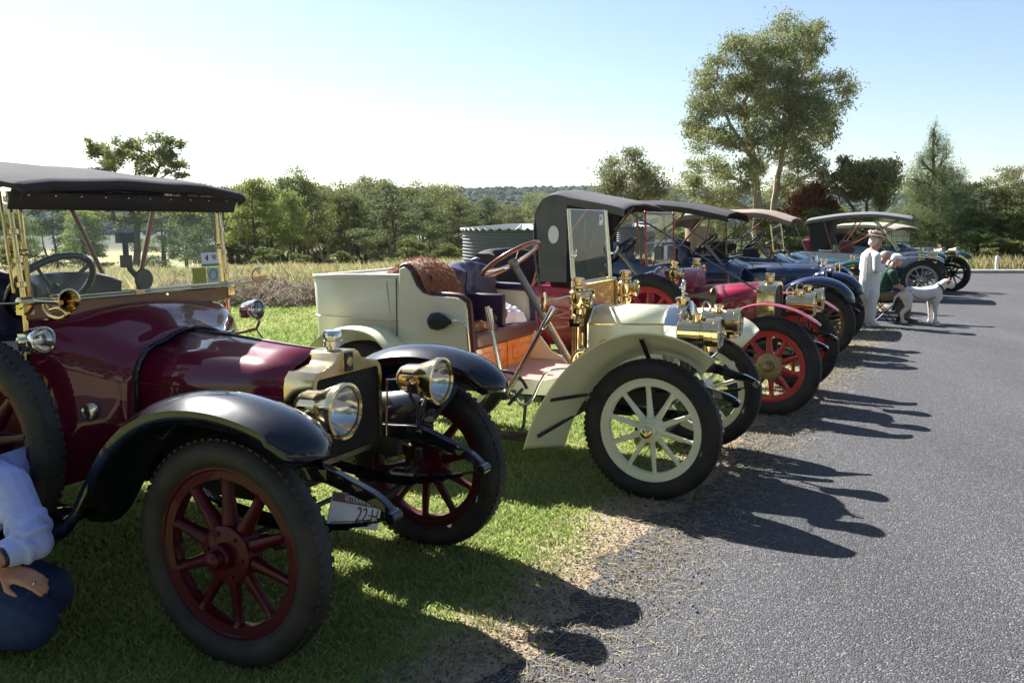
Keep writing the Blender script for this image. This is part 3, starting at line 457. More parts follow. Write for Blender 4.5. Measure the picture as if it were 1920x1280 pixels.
# ------------------------------------------------------------------ car components (car frame: x forward, y to the car's left, z up, origin under the front axle)
_wc = {}
def wheel(car, x, y, R, rr, wm, nsp=10, steer=0, hubr=.085, cap=BRASS, flange=None, z=None, name='wheel', tw=.055, sw=.019):
    key = (R, rr, wm.name, nsp, hubr, cap.name, flange.name if flange else '', tw, sw)
    if key not in _wc:
        # outward = +y
        rim = MB().lathe([(rr - .045, -.024), (rr - .012, -.027), (rr - .006, -.034), (rr + .004, -.034), (rr + .004, .034), (rr - .006, .034), (rr - .012, .027), (rr - .045, .024), (rr - .05, .0), (rr - .045, -.024)], n=56).mesh('wheel', wm, angle=30)
        mid = (R + rr) / 2; hh = (R - rr) / 2 + .006
        prof = []
        for i in range(21):
            t = -2.55 + 5.1 * i / 20
            rad = mid + hh * math.cos(t) * 1.02; yy = tw * math.sin(t) * (1.0 if abs(t) > .9 else 1.0)
            prof.append((rad, yy))
        tyre = MB().lathe(prof, n=72)
        # tread blocks
        for k in range(72):
            q = 2 * math.pi * k / 72
            for s_ in (-1, 1):
                tyre.box(((R + .0) * math.cos(q + s_ * .018), s_ * tw * .36, (R + .0) * math.sin(q + s_ * .018)), (.008, tw * .55, .021), Matrix.Rotation(-q, 3, 'Y'))
        tyre = tyre.mesh('tyre', RUB)
        sp = MB().tube([(0, 0, hubr * .8), (0, 0, hubr + .03), (0, 0, (rr + hubr) / 2), (0, 0, rr - .06), (0, 0, rr - .04)], [sw * 1.45, sw * 1.25, sw, sw * .95, sw * 1.3], 10, flat=.8).mesh('spoke', wm)
        hub = MB().lathe([(.03, -.10), (.045, -.09), (.045, -.045), (hubr, -.04), (hubr, .038), (hubr - .012, .043), (.05, .046), (.048, .075), (.04, .082), (.01, .083)], n=32, cap0=True)
        for k in range(6):
            q = 2 * math.pi * k / 6 + .2; hub.lathe([(.008, .04), (.008, .052), (.001, .053)], (hubr * .76 * math.cos(q), 0, hubr * .76 * math.sin(q)), n=6)
        hub = hub.mesh('hub', flange or wm)
        cp = MB().lathe([(.036, .07), (.036, .10), (.033, .112), (.02, .122), (.001, .126)], n=24).mesh('hub_cap', cap)
        _wc[key] = (rim, tyre, sp, hub, cp)
    rim, tyre, sp, hub, cp = _wc[key]
    o = link(name, rim, car, (x, y, R if z is None else z), (0, random.uniform(0, .6), (math.pi if y < 0 else 0) + steer))
    link('tyre', tyre, o); link('hub', hub, o); link('hub_cap', cp, o)
    for k in range(nsp): link('spoke', sp, o, rot=(0, 2 * math.pi * k / nsp, 0))
    return o
def fender(car, path, y, width, crown, m, lip=.018, n=7, taper=None, name='front_fender', solid=.005, tilt=0):
    P = catmull(path, 5); N = len(P); rings = []
    for i, (x, z) in enumerate(P):
        a_, b = P[max(i - 1, 0)], P[min(i + 1, N - 1)]; tx, tz = b[0] - a_[0], b[1] - a_[1]; L_ = math.hypot(tx, tz) or 1; nx_, nz_ = tz / L_, -tx / L_
        s_ = i / (N - 1); w_ = width * (np.interp(s_, *zip(*taper)) if taper else 1)
        ring = []
        for k in range(n + 2):
            if k == 0: t = -1; d = -lip
            elif k == n + 1: t = 1; d = -lip
            else: t = -1 + 2 * (k - 1) / (n - 1); d = 0
            off = crown * (1 - t * t) + d - tilt * .5 * t * (1 if y > 0 else -1); ring.append((x + nx_ * off, y + t * w_ / 2, z + nz_ * off))
        rings.append(ring)
    return MB().loft(rings, False, False, False).build(name, m, car, solid=solid, angle=60)
def ring_arch(x, hw, zb, zt, r, crown=.02, na=5, nt_=6, hb=None):
    hb = hb or hw; out = [(x, -hb, zb), (x, -(hb + hw) / 2, (zb + zt - r) / 2)]
    for i in range(na + 1):
        q = math.pi - i / na * math.pi / 2; out.append((x, -hw + r + r * math.cos(q), zt - r - crown + r * math.sin(q)))
    for i in range(1, nt_):
        t = -1 + 2 * i / nt_; out.append((x, t * (hw - r), zt - crown * t * t))
    for i in range(na + 1):
        q = math.pi / 2 - i / na * math.pi / 2; out.append((x, hw - r + r * math.cos(q), zt - r - crown + r * math.sin(q)))
    return out + [(x, (hb + hw) / 2, (zb + zt - r) / 2), (x, hb, zb)]
def headlamp(car, x, y, z, r, L_, m=BRASS, style='bell', yaw=0, name='headlamp'):
    """lens at x, body behind it"""
    mb = MB()
    if style == 'bell': pr = [(.001, -L_), (r * .42, -L_), (r * .56, -L_ * .94), (r * .66, -L_ * .80), (r * .70, -L_ * .5), (r * .80, -L_ * .36), (r * .98, -L_ * .12), (r * 1.0, -.012), (r * 1.06, -.01), (r * 1.07, .012), (r * .97, .016), (r * .93, .004)]
    elif style == 'bullet': pr = [(.001, -L_), (r * .3, -L_ * .97), (r * .65, -L_ * .75), (r * .9, -L_ * .4), (r, -.02), (r * 1.06, -.015), (r * 1.07, .01), (r * .96, .014), (r * .92, .003)]
    else: pr = [(.001, -L_), (r * .72, -L_), (r * .80, -L_ * .97), (r * .80, -L_ * .42), (r * .74, -L_ * .40), (r * .74, -L_ * .34), (r * .98, -L_ * .30), (r * 1.0, -L_ * .10), (r * 1.1, -.02), (r * 1.12, .012), (r * 1.0, .02), (r * .95, .004)]
    mb.lathe(pr, ax=(1, 0, 0), n=36)
    if style == 'drum':
        mb.lathe([(r * .30, r * .7), (r * .30, r * 1.12), (r * .42, r * 1.14), (r * .42, r * 1.25), (r * .3, r * 1.34), (.001, r * 1.36)], (-L_ * .55, 0, 0), (0, 0, 1), 20)
        mb.tube([(-L_ * .9 + .0, 0, r * .75)] + [(-L_ * .9 + .0 + .0, .0, r * .75)] + [(-L_ * .88 + r * .32 * math.cos(q) + r * .0, 0, r * 1.05 + r * .42 * math.sin(q)) for q in np.linspace(math.pi * 1.25, -.25 * math.pi, 12)], .008, 8)
        mb.lathe([(r * .5, -r * .1), (r * .5, r * .25)], (-L_ * .2, 0, -r * 1.2), (0, 0, 1), 16, True, True)
    else:
        for s_ in (-1, 1): mb.lathe([(.012, 0), (.016, .01), (.016, .03), (.006, .035)], (-L_ * .45, s_ * r * .70, 0), (0, s_, 0), 10); mb.box((-L_ * .45, s_ * r * .74, -r * .16), (.05, .025, .07))
    o = mb.build(name, m, car, loc=(x, y, z), rot=(0, 0, yaw), angle=40)
    refl = MB().lathe([(.012, -L_ * .42), (r * .5, -L_ * .34), (r * .8, -L_ * .18), (r * .93, -.004)], ax=(1, 0, 0), n=32, cap0=True).build('reflector', NICK, o)
    MB().lathe([(.001, .022), (r * .45, .018), (r * .8, .008), (r * .95, .0)], ax=(1, 0, 0), n=32).build('lens', GLASS, o)
    return o
def side_lamp(car, x, y, z, m=BRASS, k=1.0):
    """carriage oil lamp: body, chimney, round lens facing forward"""
    mb = MB().lathe([(.001, -.115), (.035, -.115), (.05, -.10), (.052, -.07), (.034, -.06), (.034, -.05), (.05, -.045), (.058, -.03), (.058, .035), (.045, .05), (.036, .058), (.05, .066), (.05, .076), (.03, .082), (.03, .10), (.044, .104), (.044, .125), (.03, .13), (.001, .132)], ax=(0, 0, 1), n=28)
    mb.lathe([(.04, .0), (.046, .062), (.058, .07), (.062, .09), (.055, .095), (.05, .085)], ax=(1, 0, 0), n=28)
    o = mb.build('side_lamp', m, car, loc=(x, y, z)); o.scale = (k, k, k); MB().lathe([(.001, .094), (.03, .092), (.05, .086)], ax=(1, 0, 0), n=24).build('lens', GLASS, o); return o
def steering_wheel(car, c, nrm, r, rimm, spm, colbase, colm, colr=.022, n=4):
    c = Vector(c); nrm = Vector(nrm).normalized(); u = Vector((0, 1, 0)); v = nrm.cross(u).normalized()
    ringp = [c + (u * math.cos(q) + v * math.sin(q)) * r for q in np.linspace(0, 2 * math.pi, 41)[:-1]]
    o = MB().tube(ringp, .0155, 10, closed=True).build('steering_wheel', rimm, car)
    for k in range(n):
        q = math.pi / 4 + k * 2 * math.pi / n; d = u * math.cos(q) + v * math.sin(q)
        MB().tube([c - nrm * .035 + d * .02, c - nrm * .025 + d * r * .5, c + d * (r - .008)], [.011, .009, .010], 8, flat=.6).build('spoke', spm, o)
    mb = MB().lathe([(.001, .0), (.03, -.005), (.035, -.04), (colr * 1.2, -.06)], c, nrm, 20); mb.tube([c - nrm * .04, Vector(colbase)], colr, 14); mb.build('steering_column', colm, car)
    return o
def springs(car, ytip, xt, zt, zs=.66, xs=-.1, back=-.55, m=BLACKP):
    for s_ in (-1, 1):
        y = s_ * ytip; P = catmull([(xs - .5, zs - .01), (xs, zs), (xs + .18, zs + .012), (xs + .34, zs - .03), (xt - .07, (zs + zt) / 2 - .01), (xt, zt)], 4)
        rings = [[(x, y - .022, z - hh), (x, y + .022, z - hh), (x, y + .022, z + hh), (x, y - .022, z + hh)] for (x, z), hh in zip(P, np.linspace(.045, .018, len(P)))]
        o = MB().loft(rings, True).build('dumb_iron', m, car, bevel=.006)
        MB().lathe([(.02, -.034), (.024, -.03), (.024, .03), (.02, .034)], (xt, y, zt - .012), n=14, cap0=True, cap1=True).build('spring_eye', m, o)
        for k in range(5):
            L_ = 1 - k * .17; mid = .0; x0 = xt - .02; x1 = back
            cx = (x0 + x1) / 2; hl = (x0 - x1) / 2 * L_
            P2 = [(cx + hl * t, y, zt - .025 - .075 * (1 - (t * L_) ** 2) - k * .0095) for t in np.linspace(-1, 1, 13)]
            MB().loft([[(x, y - .021, z - .004), (x, y + .021, z - .004), (x, y + .021, z + .004), (x, y - .021, z + .004)] for x, _, z in P2], True).build('spring_leaf', m, car)
def axle(car, R, trk=1.4, m=IRON):
    mb = MB().tube(catmull([(0, -trk / 2 + .06, R), (0, -.52, R - .01), (0, -.4, R - .07), (0, 0, R - .085), (0, .4, R - .07), (0, .52, R - .01), (0, trk / 2 - .06, R)], 4), .022, 8); mb.tube([(-.12, -.6, R - .03), (-.12, .6, R - .03)], .012, 8)
    for s_ in (-1, 1): mb.tube([(0, s_ * .62, R - .09), (0, s_ * .62, R + .09)], .022, 8); mb.bar((0, s_ * .62, R - .03), (-.13, s_ * .6, R - .03), .02, .02)
    mb.build('front_axle', m, car)
def chassis(car, hw, z, x0, x1, m=IRON, h=.09):
    for s_ in (-1, 1): MB().box(((x0 + x1) / 2, s_ * hw, z), (x1 - x0, .045, h)).build('frame_rail', m, car)
    mb = MB()
    for x in (x0 + .3, (x0 + x1) / 2, x1 - .25): mb.box((x, 0, z - .01), (.05, hw * 2 - .05, .06))
    mb.build('cross_member', m, car)
    MB().loft([[(x, -hw * .55, z - .16), (x, hw * .55, z - .16), (x, hw * .6, z - .03), (x, -hw * .6, z - .03)] for x in (x1 - .3, x1 - .95)], True).build('engine_pan', m, car)
def radiator(car, outline, x0, depth, shell, border=.035, core_m=None, cap=True, ztop=None, capm=BRASS):
    """outline: half outline (y,z) from bottom centre outward and up to top centre"""
    full = [(-y, z) for y, z in outline[::-1]][::-1]
    L_ = [(y, z) for y, z in outline] + [(-y, z) for y, z in outline[::-1] if y > 1e-6]
    cz = sum(p[1] for p in L_) / len(L_)
    ins = []
    for i, (y, z) in enumerate(L_):
        a_, b = L_[i - 1], L_[(i + 1) % len(L_)]; tx, tz = b[0] - a_[0], b[1] - a_[1]; l = math.hypot(tx, tz) or 1; ins.append((y - tz / l * border, z + tx / l * border))
    zmax = ztop or max(z for y, z in ins); ins = [(y, min(z, zmax)) for y, z in ins]
    R3 = lambda P, x: [(x, y, z) for y, z in P]
    o = MB().loft([R3(L_, x0 - depth), R3(L_, x0 - .006), R3([(y * .99, z - (z - cz) * .008) for y, z in L_], x0), R3(ins, x0), R3(ins, x0 - .02)], True, True, False).build('radiator_shell', shell, car, angle=25)
    MB().add(R3(ins, x0 - .014), [tuple(range(len(ins)))]).build('radiator_core', core_m or CORE, o, smooth=False)
    if cap:
        zt = max(z for y, z in L_); MB().lathe([(.03, -.02), (.03, .012), (.042, .014), (.042, .036), (.036, .04), (.036, .046), (.042, .05), (.042, .07), (.036, .08), (.001, .082)], (x0 - depth * .55, 0, zt), (0, 0, 1), 24).build('radiator_cap', capm, o)
    return o
def frame_rect(mb, corners, r, n=8):
    for i in range(4): mb.tube([corners[i], corners[(i + 1) % 4]], r, n)
def windscreen(car, x, z0, xt, z1, hw, frame_m, r=.012, split=None, postm=None, name='windscreen', thick=.005):
    c = [(x, -hw, z0), (x, hw, z0), (xt, hw, z1), (xt, -hw, z1)]; mb = MB(); frame_rect(mb, c, r)
    if split is not None:
        t = split; xm = x + (xt - x) * t; zm = z0 + (z1 - z0) * t; mb.tube([(xm, -hw, zm), (xm, hw, zm)], r * .7, 8)
    for y in (-hw, hw):
        for t in (0, .5, 1): mb.ball((x + (xt - x) * t, y, z0 + (z1 - z0) * t), r * 1.6)
    o = mb.build(name + '_frame', frame_m, car); d = Vector((xt - x, 0, z1 - z0)).normalized(); nn = Vector((d.z, 0, -d.x)) * thick / 2
    v = [Vector(p) for p in c]; MB().add([p + nn for p in v] + [p - nn for p in v], [(0, 1, 2, 3), (7, 6, 5, 4), (0, 4, 5, 1), (1, 5, 6, 2), (2, 6, 7, 3), (3, 7, 4, 0)]).build('glass', GLASS, o, smooth=False)
    return o
def hood_top(car, prof, hw, m, crown=.05, drop=.07, name='hood', solid=.012, bows=(), bowm=WOODB):
    """prof: (x, z, optional half width) stations from the front edge to the rear"""
    rings = []
    P = catmull([(p[0], p[1], p[2] if len(p) > 2 else hw) for p in prof], 4)
    for (x, z, w_) in P:
        ring = [(x, -w_ - .004, z - crown - drop), (x, -w_, z - crown - .012)]
        for i in range(11):
            t = -1 + i / 5; ring.append((x, t * (w_ - .02), z - crown * t * t * (.55 + .45 * t * t) - .0035 * (1 + math.cos(9 * t + x * 7))))
        ring += [(x, w_, z - crown - .012), (x, w_ + .004, z - crown - drop)]; rings.append(ring)
    o = MB().loft(rings, False, False, False).build(name, m, car, solid=solid, angle=50)
    for (xb, zb, xt, zt) in bows:
        mb = MB(); mb.tube([(xb, -hw + .03, zb), (xt, -hw + .02, zt - crown - .02), (xt, -hw * .6, zt - .02 - crown * .3), (xt, 0, zt - .025), (xt, hw * .6, zt - .02 - crown * .3), (xt, hw - .02, zt - crown - .02), (xb, hw - .03, zb)], .014, 8); mb.build('hood_bow', bowm, car)
    return o
def seat(car, x0, x1, hw, zc, zt, m, backs=1, name='seat', cushion_m=None, y0=0):
    """bench: cushion from x0 (front) back to x1, tufted back up to zt"""
    mb = MB(); mb.box(((x0 + x1) / 2, y0, zc - .06), (x0 - x1, hw * 2, .12)); mb.build('seat_cushion', cushion_m or m, car, bevel=.025)
    for b in range(backs):
        w_ = hw * 2 / backs; yc = y0 - hw + w_ * (b + .5); nY, nZ = 17, 9; rings = []
        for j in range(nZ):
            tz = j / (nZ - 1); ring = []
            for i in range(nY):
                ty = -1 + 2 * i / (nY - 1); tuft = .014 * (math.cos(ty * math.pi * 3) * math.cos(tz * math.pi * 3)); wrap = .10 * abs(ty) ** 3
                ring.append((x1 + .06 + tuft + wrap - tz * .05, yc + ty * (w_ / 2 - .01), zc + (zt - zc) * tz * (1 - .10 * abs(ty) ** 4)))
            back = [(x1 - .05 - tz * .05, yc + (-1 + 2 * i / (nY - 1)) * (w_ / 2 - .01), zc + (zt - zc) * tz * (1 - .10 * abs(-1 + 2 * i / (nY - 1)) ** 4)) for i in range(nY)][::-1]
            rings.append(ring + back)
        top = rings[-1]; c = [sum(p[k] for p in top) / len(top) for k in range(3)]; rings.append([(c[0] + (p[0] - c[0]) * .6, p[1], p[2] + .022) for p in top])
        MB().loft(rings, True).build('seat_back', m, car, angle=70)
def tub(car, st, m, name='body', inner=DARK, beads=()):
    """stations (x, half width, z bottom, z top): closed lower body with a dark inner cabin and rounded edges"""
    rings = []
    for (x, hw, zb, zt) in st:
        rings.append([(x, -hw * .93, zb), (x, -hw * .99, zb + (zt - zb) * .25), (x, -hw, zb + (zt - zb) * .6), (x, -hw * 1.0, zt - .02), (x, -hw + .012, zt), (x, -hw + .035, zt - .004), (x, -hw + .05, zt - .06), (x, hw - .05, zt - .06), (x, hw - .035, zt - .004), (x, hw - .012, zt), (x, hw * 1.0, zt - .02), (x, hw, zb + (zt - zb) * .6), (x, hw * .99, zb + (zt - zb) * .25), (x, hw * .93, zb)])
    o = MB().loft(rings, True).build(name, m, car, angle=40)
    x0, x1 = st[0][0], st[-1][0]; hw = min(s_[1] for s_ in st[1:-1] or st) - .06; zt = min(s_[3] for s_ in st)
    MB().box(((x0 + x1) / 2, 0, zt - .05), (abs(x1 - x0) - .06, hw * 2, .012)).build('cabin_floor', inner, o)
    return o
def straps(car, p, q, m=IRON, w_=.03):
    for s_ in (-1, 1): MB().bar((p[0], s_ * p[1], p[2]), (q[0], s_ * q[1], q[2]), w_, .004, (1, 0, 0)).build('hood_strap', m, car)
# ------------------------------------------------------------------ car 1: burgundy tourer
HEAD = -.45
c1 = empty('vintage_car', (-.742, 3.814, 0), -.4497, 'burgundy touring car with black fenders, dark red wheels and black canvas roof', 'car', 'veteran cars parked in a row')
wheel(c1, 0, -.7, .436, .328, WRED, 10, flange=WRED, cap=WRED, hubr=.11, sw=.024, tw=.062); wheel(c1, 0, .7, .436, .328, WRED, 10, flange=WRED, cap=WRED, hubr=.11, sw=.024, tw=.062)
for y in (-.7, .7): wheel(c1, -2.95, y, .436, .328, WRED, 10, flange=WRED, cap=WRED, hubr=.11, sw=.024, tw=.062)
sp = wheel(c1, -1.25, -.80, .436, .328, WRED, 10, flange=WRED, cap=WRED, hubr=.11, sw=.024, tw=.062, z=.74, name='spare_wheel'); sp['label'] = 'spare wheel standing on the running board'
FP = [(.405, .842), (.385, .885), (.30, .945), (.16, .985), (0, 1.0), (-.16, .985), (-.30, .94), (-.43, .86), (-.54, .75), (-.63, .62), (-.71, .51), (-.80, .445), (-.95, .425)]
for s_ in (-1, 1):
    f = fender(c1, FP, s_ * .715, .29, .045, BLACKP, .05, 9, taper=((0, .55), (.05, .78), (.15, .95), (.4, 1.0), (.8, .9), (1, .95)))
    # inner valance between fender and bonnet
    V = [(x, s_ * .575, z - .03) for x, z in FP[2:10]] + [(-.6, s_ * .36, .62), (-.1, s_ * .36, .66), (.2, s_ * .4, .7)]
    MB().add(V, [tuple(range(len(V)))]).build('fender_valance', BLACKP, f, solid=.004)
    MB().box((-1.9, s_ * .72, .42), (2.0, .28, .03)).build('running_board', BLACKP, c1, bevel=.005)
    fender(c1, [(-2.35, .45), (-2.5, .62), (-2.65, .85), (-2.9, .97), (-3.15, .93), (-3.35, .78), (-3.42, .6)], s_ * .715, .27, .04, BLACKP, .04, 7, name='rear_fender')
springs(c1, .37, .50, .557, .665, -.02); axle(c1, .436); chassis(c1, .37, .60, -3.3, .05)
rad_o = [(0, .635), (.21, .635), (.245, .66), (.252, .72), (.252, .97), (.242, 1.015), (.215, 1.04), (.16, 1.05), (.12, 1.058), (.09, 1.075), (.07, 1.10), (.05, 1.11), (0, 1.112)]
r = radiator(c1, rad_o, .035, .15, BRASS, .026, ztop=1.012, capm=NICK); r.children[1].name = 'radiator_cap'
MB().box((.037, 0, 1.06), (.006, .052, .082)).build('badge', INK, r); MB().lathe([(.001, .004), (.02, .003), (.022, 0)], (.041, 0, 1.06), (1, 0, 0), 16).build('badge_emblem', BRASS, r)
bn = [ring_arch(-.105, .245, .66, 1.10, .10, .035), ring_arch(-.3, .262, .66, 1.112, .12, .035), ring_arch(-.6, .305, .655, 1.135, .15, .04), ring_arch(-.86, .345, .65, 1.155, .17, .045)]
b = MB().loft(bn, False, False, False).build('bonnet', BURG, c1, solid=.004, angle=60)
MB().tube([(-.11, 0, 1.103), (-.3, 0, 1.115), (-.6, 0, 1.138), (-.86, 0, 1.158)], .006, 8).build('bonnet_hinge', BLACKP, b)
for s_ in (-1, 1): MB().tube([(-.12, s_ * .258, .93), (-.3, s_ * .268, .935), (-.6, s_ * .310, .945), (-.86, s_ * .349, .955)], .004, 6).build('bonnet_hinge', BURG, b)
for s_ in (-1, 1):
    rv = MB()
    for k in range(22): rv.ball((-.16 - k * .031, s_ * (.2655 + .0038 * k * (.6 + .02 * k)), .915 + k * .001), .0035, 6, 4)
    rv.build('rivet_row', BURG, b)
    MB().box((-.5, s_ * .30, .70), (.05, .012, .03)).build('bonnet_catch', BRASS, b, bevel=.004)
band = [tuple(p) for p in ring_arch(-.865, .352, .64, 1.163, .17, .045)]; MB().tube(band, .011, 8, caps=True).build('bonnet_band', BLACKP, c1)
cw = [ring_arch(-.87, .346, .64, 1.157, .17, .045), ring_arch(-.93, .375, .60, 1.17, .17, .045), ring_arch(-1.0, .43, .56, 1.20, .17, .05), ring_arch(-1.06, .50, .52, 1.235, .17, .05), ring_arch(-1.12, .565, .50, 1.262, .16, .05), ring_arch(-1.18, .60, .48, 1.275, .14, .045), ring_arch(-1.25, .615, .47, 1.28, .12, .04)]
MB().loft(cw, False, False, False).build('scuttle', BURG, c1, solid=.004, angle=70)
MB().lathe([(.001, .012), (.02, .011), (.036, .006), (.04, 0)], (-1.02, -.47, .83), (.7, -.75, 0), 24).build('scuttle_plaque', NICK, c1)
tub(c1, [(-1.245, .616, .47, 1.15), (-1.6, .64, .46, 1.12), (-2.2, .66, .46, 1.12), (-2.8, .66, .46, 1.14), (-3.2, .60, .50, 1.16), (-3.35, .5, .56, 1.14)], BURG)
seat(c1, -1.75, -2.1, .56, .98, 1.36, NAVY, 2); seat(c1, -2.75, -3.1, .56, .98, 1.38, NAVY, 1)
MB().box((-1.215, 0, 1.275), (.035, 1.22, .075)).build('windscreen_rail', mat('brown_rail_wood', (.20, .085, .03), .3, 0, .5, var=.2), c1, bevel=.008); MB().tube([(-1.195, -.6, 1.315), (-1.195, .6, 1.315)], .009, 8).build('brass_strip', BRASS, c1); MB().box((-1.19, -.02, 1.325), (.02, .055, .022)).build('rail_hinge', BRASS, c1)
ws = windscreen(c1, -1.222, 1.325, -1.25, 1.735, .575, BRASS, .011)
for s_ in (-1, 1):
    y = s_ * .606; mb = MB(); mb.tube([(-1.205, y, .88 if s_ < 0 else .95), (-1.215, y, 1.1), (-1.22, y, 1.333), (-1.273, y, 1.79)], [.006, .011, .012, .010], 12); mb.tube([(-1.24, y + .03 * s_, 1.36), (-1.285, y + .03 * s_, 1.79)], .007, 8)
    for t in (.12, .35, .62, .93): mb.lathe([(.018, -.012), (.022, -.01), (.022, .01), (.018, .012)], (-1.222 - .051 * t, y, 1.34 + .45 * t), (-.1, 0, 1), 12, True, True); mb.tube([(-1.222 - .051 * t, y, 1.34 + .45 * t), (-1.22 - .051 * t, y - s_ * .03, 1.34 + .45 * t)], .007, 6)
    mb.lathe([(.02, -.03), (.027, -.026), (.027, .026), (.02, .03)], (-1.215, y, 1.315), (0, 1, 0), 18, True, True); mb.box((-1.215, y, 1.29), (.05, .05, .05)); mb.build('windscreen_post', BRASS, c1)
# glass stickers and phone mount
gx = lambda z: -1.222 - .028 * (z - 1.325) / .41
def card(y0, y1, z0, z1, m, name, parent, off=.006): return MB().box((gx((z0 + z1) / 2) + off, (y0 + y1) / 2, (z0 + z1) / 2), (.002, y1 - y0, z1 - z0), Matrix.Rotation(-.068, 3, 'Y')).build(name, m, parent, smooth=False)
st = card(.43, .552, 1.44, 1.50, PAPER, 'entry_card', ws); card(.43, .552, 1.425, 1.44, GREENS, 'card_stripe', ws, .0062); text('4', .05, INK, ws, (gx(1.47) + .009, .468, 1.469), (math.pi / 2, 0, math.pi / 2), 'card_number')
hp = [(0, -1), (.55, -.35), (.95, .1), (.95, .6), (.6, .9), (.2, .8), (0, .5)]; hp = hp + [(-a_, b_) for a_, b_ in hp[::-1] if a_]; MB().add([(gx(1.47) + .009, .523 + a_ * .018, 1.473 + b_ * .018) for a_, b_ in hp], [tuple(range(len(hp)))]).build('card_heart', GREYG, ws, smooth=False)
card(.36, .455, 1.338, 1.422, OLIVE, 'permit_card', ws); card(.462, .55, 1.338, 1.42, mat('pale_sticker', (.45, .52, .5), .5), 'round_sticker_card', ws); MB().lathe([(.022, .001), (.032, .001), (.032, 0)], (gx(1.38) + .009, .506, 1.38), (1, 0, 0), 24).build('sticker_ring', GREYG, ws)
mb = MB().lathe([(.001, -.012), (.05, -.012), (.055, 0), (.03, .02), (.02, .035)], (-1.24, .055, 1.38), (-1, 0, 0), 24, True); mb.tube([(-1.27, .055, 1.38), (-1.30, .03, 1.43), (-1.30, .01, 1.49), (-1.29, .0, 1.56)], .014, 8); mb.box((-1.29, 0, 1.47), (.035, .045, .06)); mb.box((-1.29, .0, 1.585), (.03, .09, .05)); tag(mb.build('phone_mount', mat('black_plastic', (.012, .012, .014), .4)), 'black suction phone mount on the windscreen of the burgundy car', 'phone mount'); bpy.data.objects['phone_mount'].parent = None
bpy.data.objects['phone_mount'].matrix_world = Matrix.Translation((-.742, 3.814, 0)) @ Matrix.Rotation(-.4497, 4, 'Z')
hood_top(c1, [(-1.145, 1.815, .635), (-1.118, 1.835, .65), (-1.135, 1.856, .655), (-1.19, 1.868, .66), (-1.5, 1.91), (-2.2, 1.975), (-2.8, 1.98), (-3.3, 1.93), (-3.5, 1.8), (-3.55, 1.5)],   .67, CANVB, .035, .03, bows=((-2.0, 1.12, -1.75, 1.94), (-2.1, 1.12, -2.6, 1.98)))
MB().loft([[(x, y, z) for y in np.linspace(-.66, .66, 14)] for x, z in ((-1.15, 1.82), (-1.18, 1.78), (-1.205, 1.715))], False, False, False).build('hood_valance', CANVB, c1, solid=.008)
for k in range(10): MB().ball((-1.177, -.58 + k * .129, 1.775), .007, 8, 6).build('valance_stud', BRASS, c1)
MB().tube([(-1.15, -.60, 1.80), (-1.15, .60, 1.80)], .014, 8).build('hood_front_bow', BLACKP, c1)
steering_wheel(c1, (-1.45, -.30, 1.36), (-.72, 0, .69), .205, BLACKP, BLACKP, (-1.15, -.3, 1.05), BLACKP)
for s_ in (-1, 1):
    headlamp(c1, .275, s_ * .366, .934, .104, .21); mb = MB()
    mb.tube([(.17, s_ * .366 - .085, .93), (.17, s_ * .366 - .085, .87), (.17, s_ * .366 - .02, .80), (.15, s_ * .37, .66)], .009, 8); mb.tube([(.17, s_ * .366 + .085, .93), (.17, s_ * .366 + .085, .87), (.17, s_ * .366 + .02, .80)], .009, 8); mb.build('headlamp_bracket', IRON, c1)
    MB().tube([(.07, s_ * .366 - s_ * .03, .93), (.02, s_ * .366 - s_ * .05, .93), (.01, s_ * .366 - s_ * .05, .66)], .006, 8).build('lamp_pipe', BRASS, c1)
    headlamp(c1, -.99 if s_ < 0 else -1.10, s_ * .70, 1.178, .054, .12, NICK, 'bullet', name='side_lamp'); MB().tube([(-1.08, s_ * .70, 1.12), (-1.1, s_ * .69, 1.07), (-1.18, s_ * .63, 1.05)], .010, 8).build('side_lamp_bracket', BRASS, c1)
    MB().tube(catmull([(-1.08, s_ * .70, 1.16), (-1.12, s_ * .72, 1.06), (-1.05, s_ * .70, 1.0), (-1.12, s_ * .62, 1.02)], 5), .004, 6).build('lamp_wire', IRON, c1)
mb = MB().lathe([(.012, -.14), (.02, -.10), (.026, -.05), (.040, -.01), (.048, .0), (.05, .006), (.043, .008), (.034, -.01), (.02, -.05)], (-.965, -.585, 1.335), (1, -.15, 0), 28); mb.tube(catmull([(-1.10, -.565, 1.335), (-1.15, -.56, 1.31), (-1.12, -.565, 1.27), (-1.04, -.57, 1.255), (-.99, -.575, 1.275), (-1.02, -.58, 1.30), (-1.09, -.575, 1.29)], 5), .013, 10); mb.tube([(-1.15, -.6, 1.325), (-1.0, -.59, 1.325)], .01, 8); mb.build('bulb_horn', BRASS, c1)
mb = MB().lathe([(.001, .01), (.045, .006), (.05, 0), (.045, -.006), (.001, -.01)], (-1.16, .80, 1.36), (.94, -.3, 0), 24); mb.tube([(-1.215, .61, 1.315), (-1.16, .80, 1.335), (-1.14, .86, 1.335)], .007, 8); mb.build('mirror', BRASS, c1)
mb = MB().lathe([(.001, .01), (.045, .006), (.05, 0), (.045, -.006), (.001, -.01)], (-1.24, -.86, 1.33), (.94, .3, 0), 24); mb.tube([(-1.215, -.61, 1.315), (-1.235, -.86, 1.325)], .007, 8); mb.build('mirror', BRASS, c1)
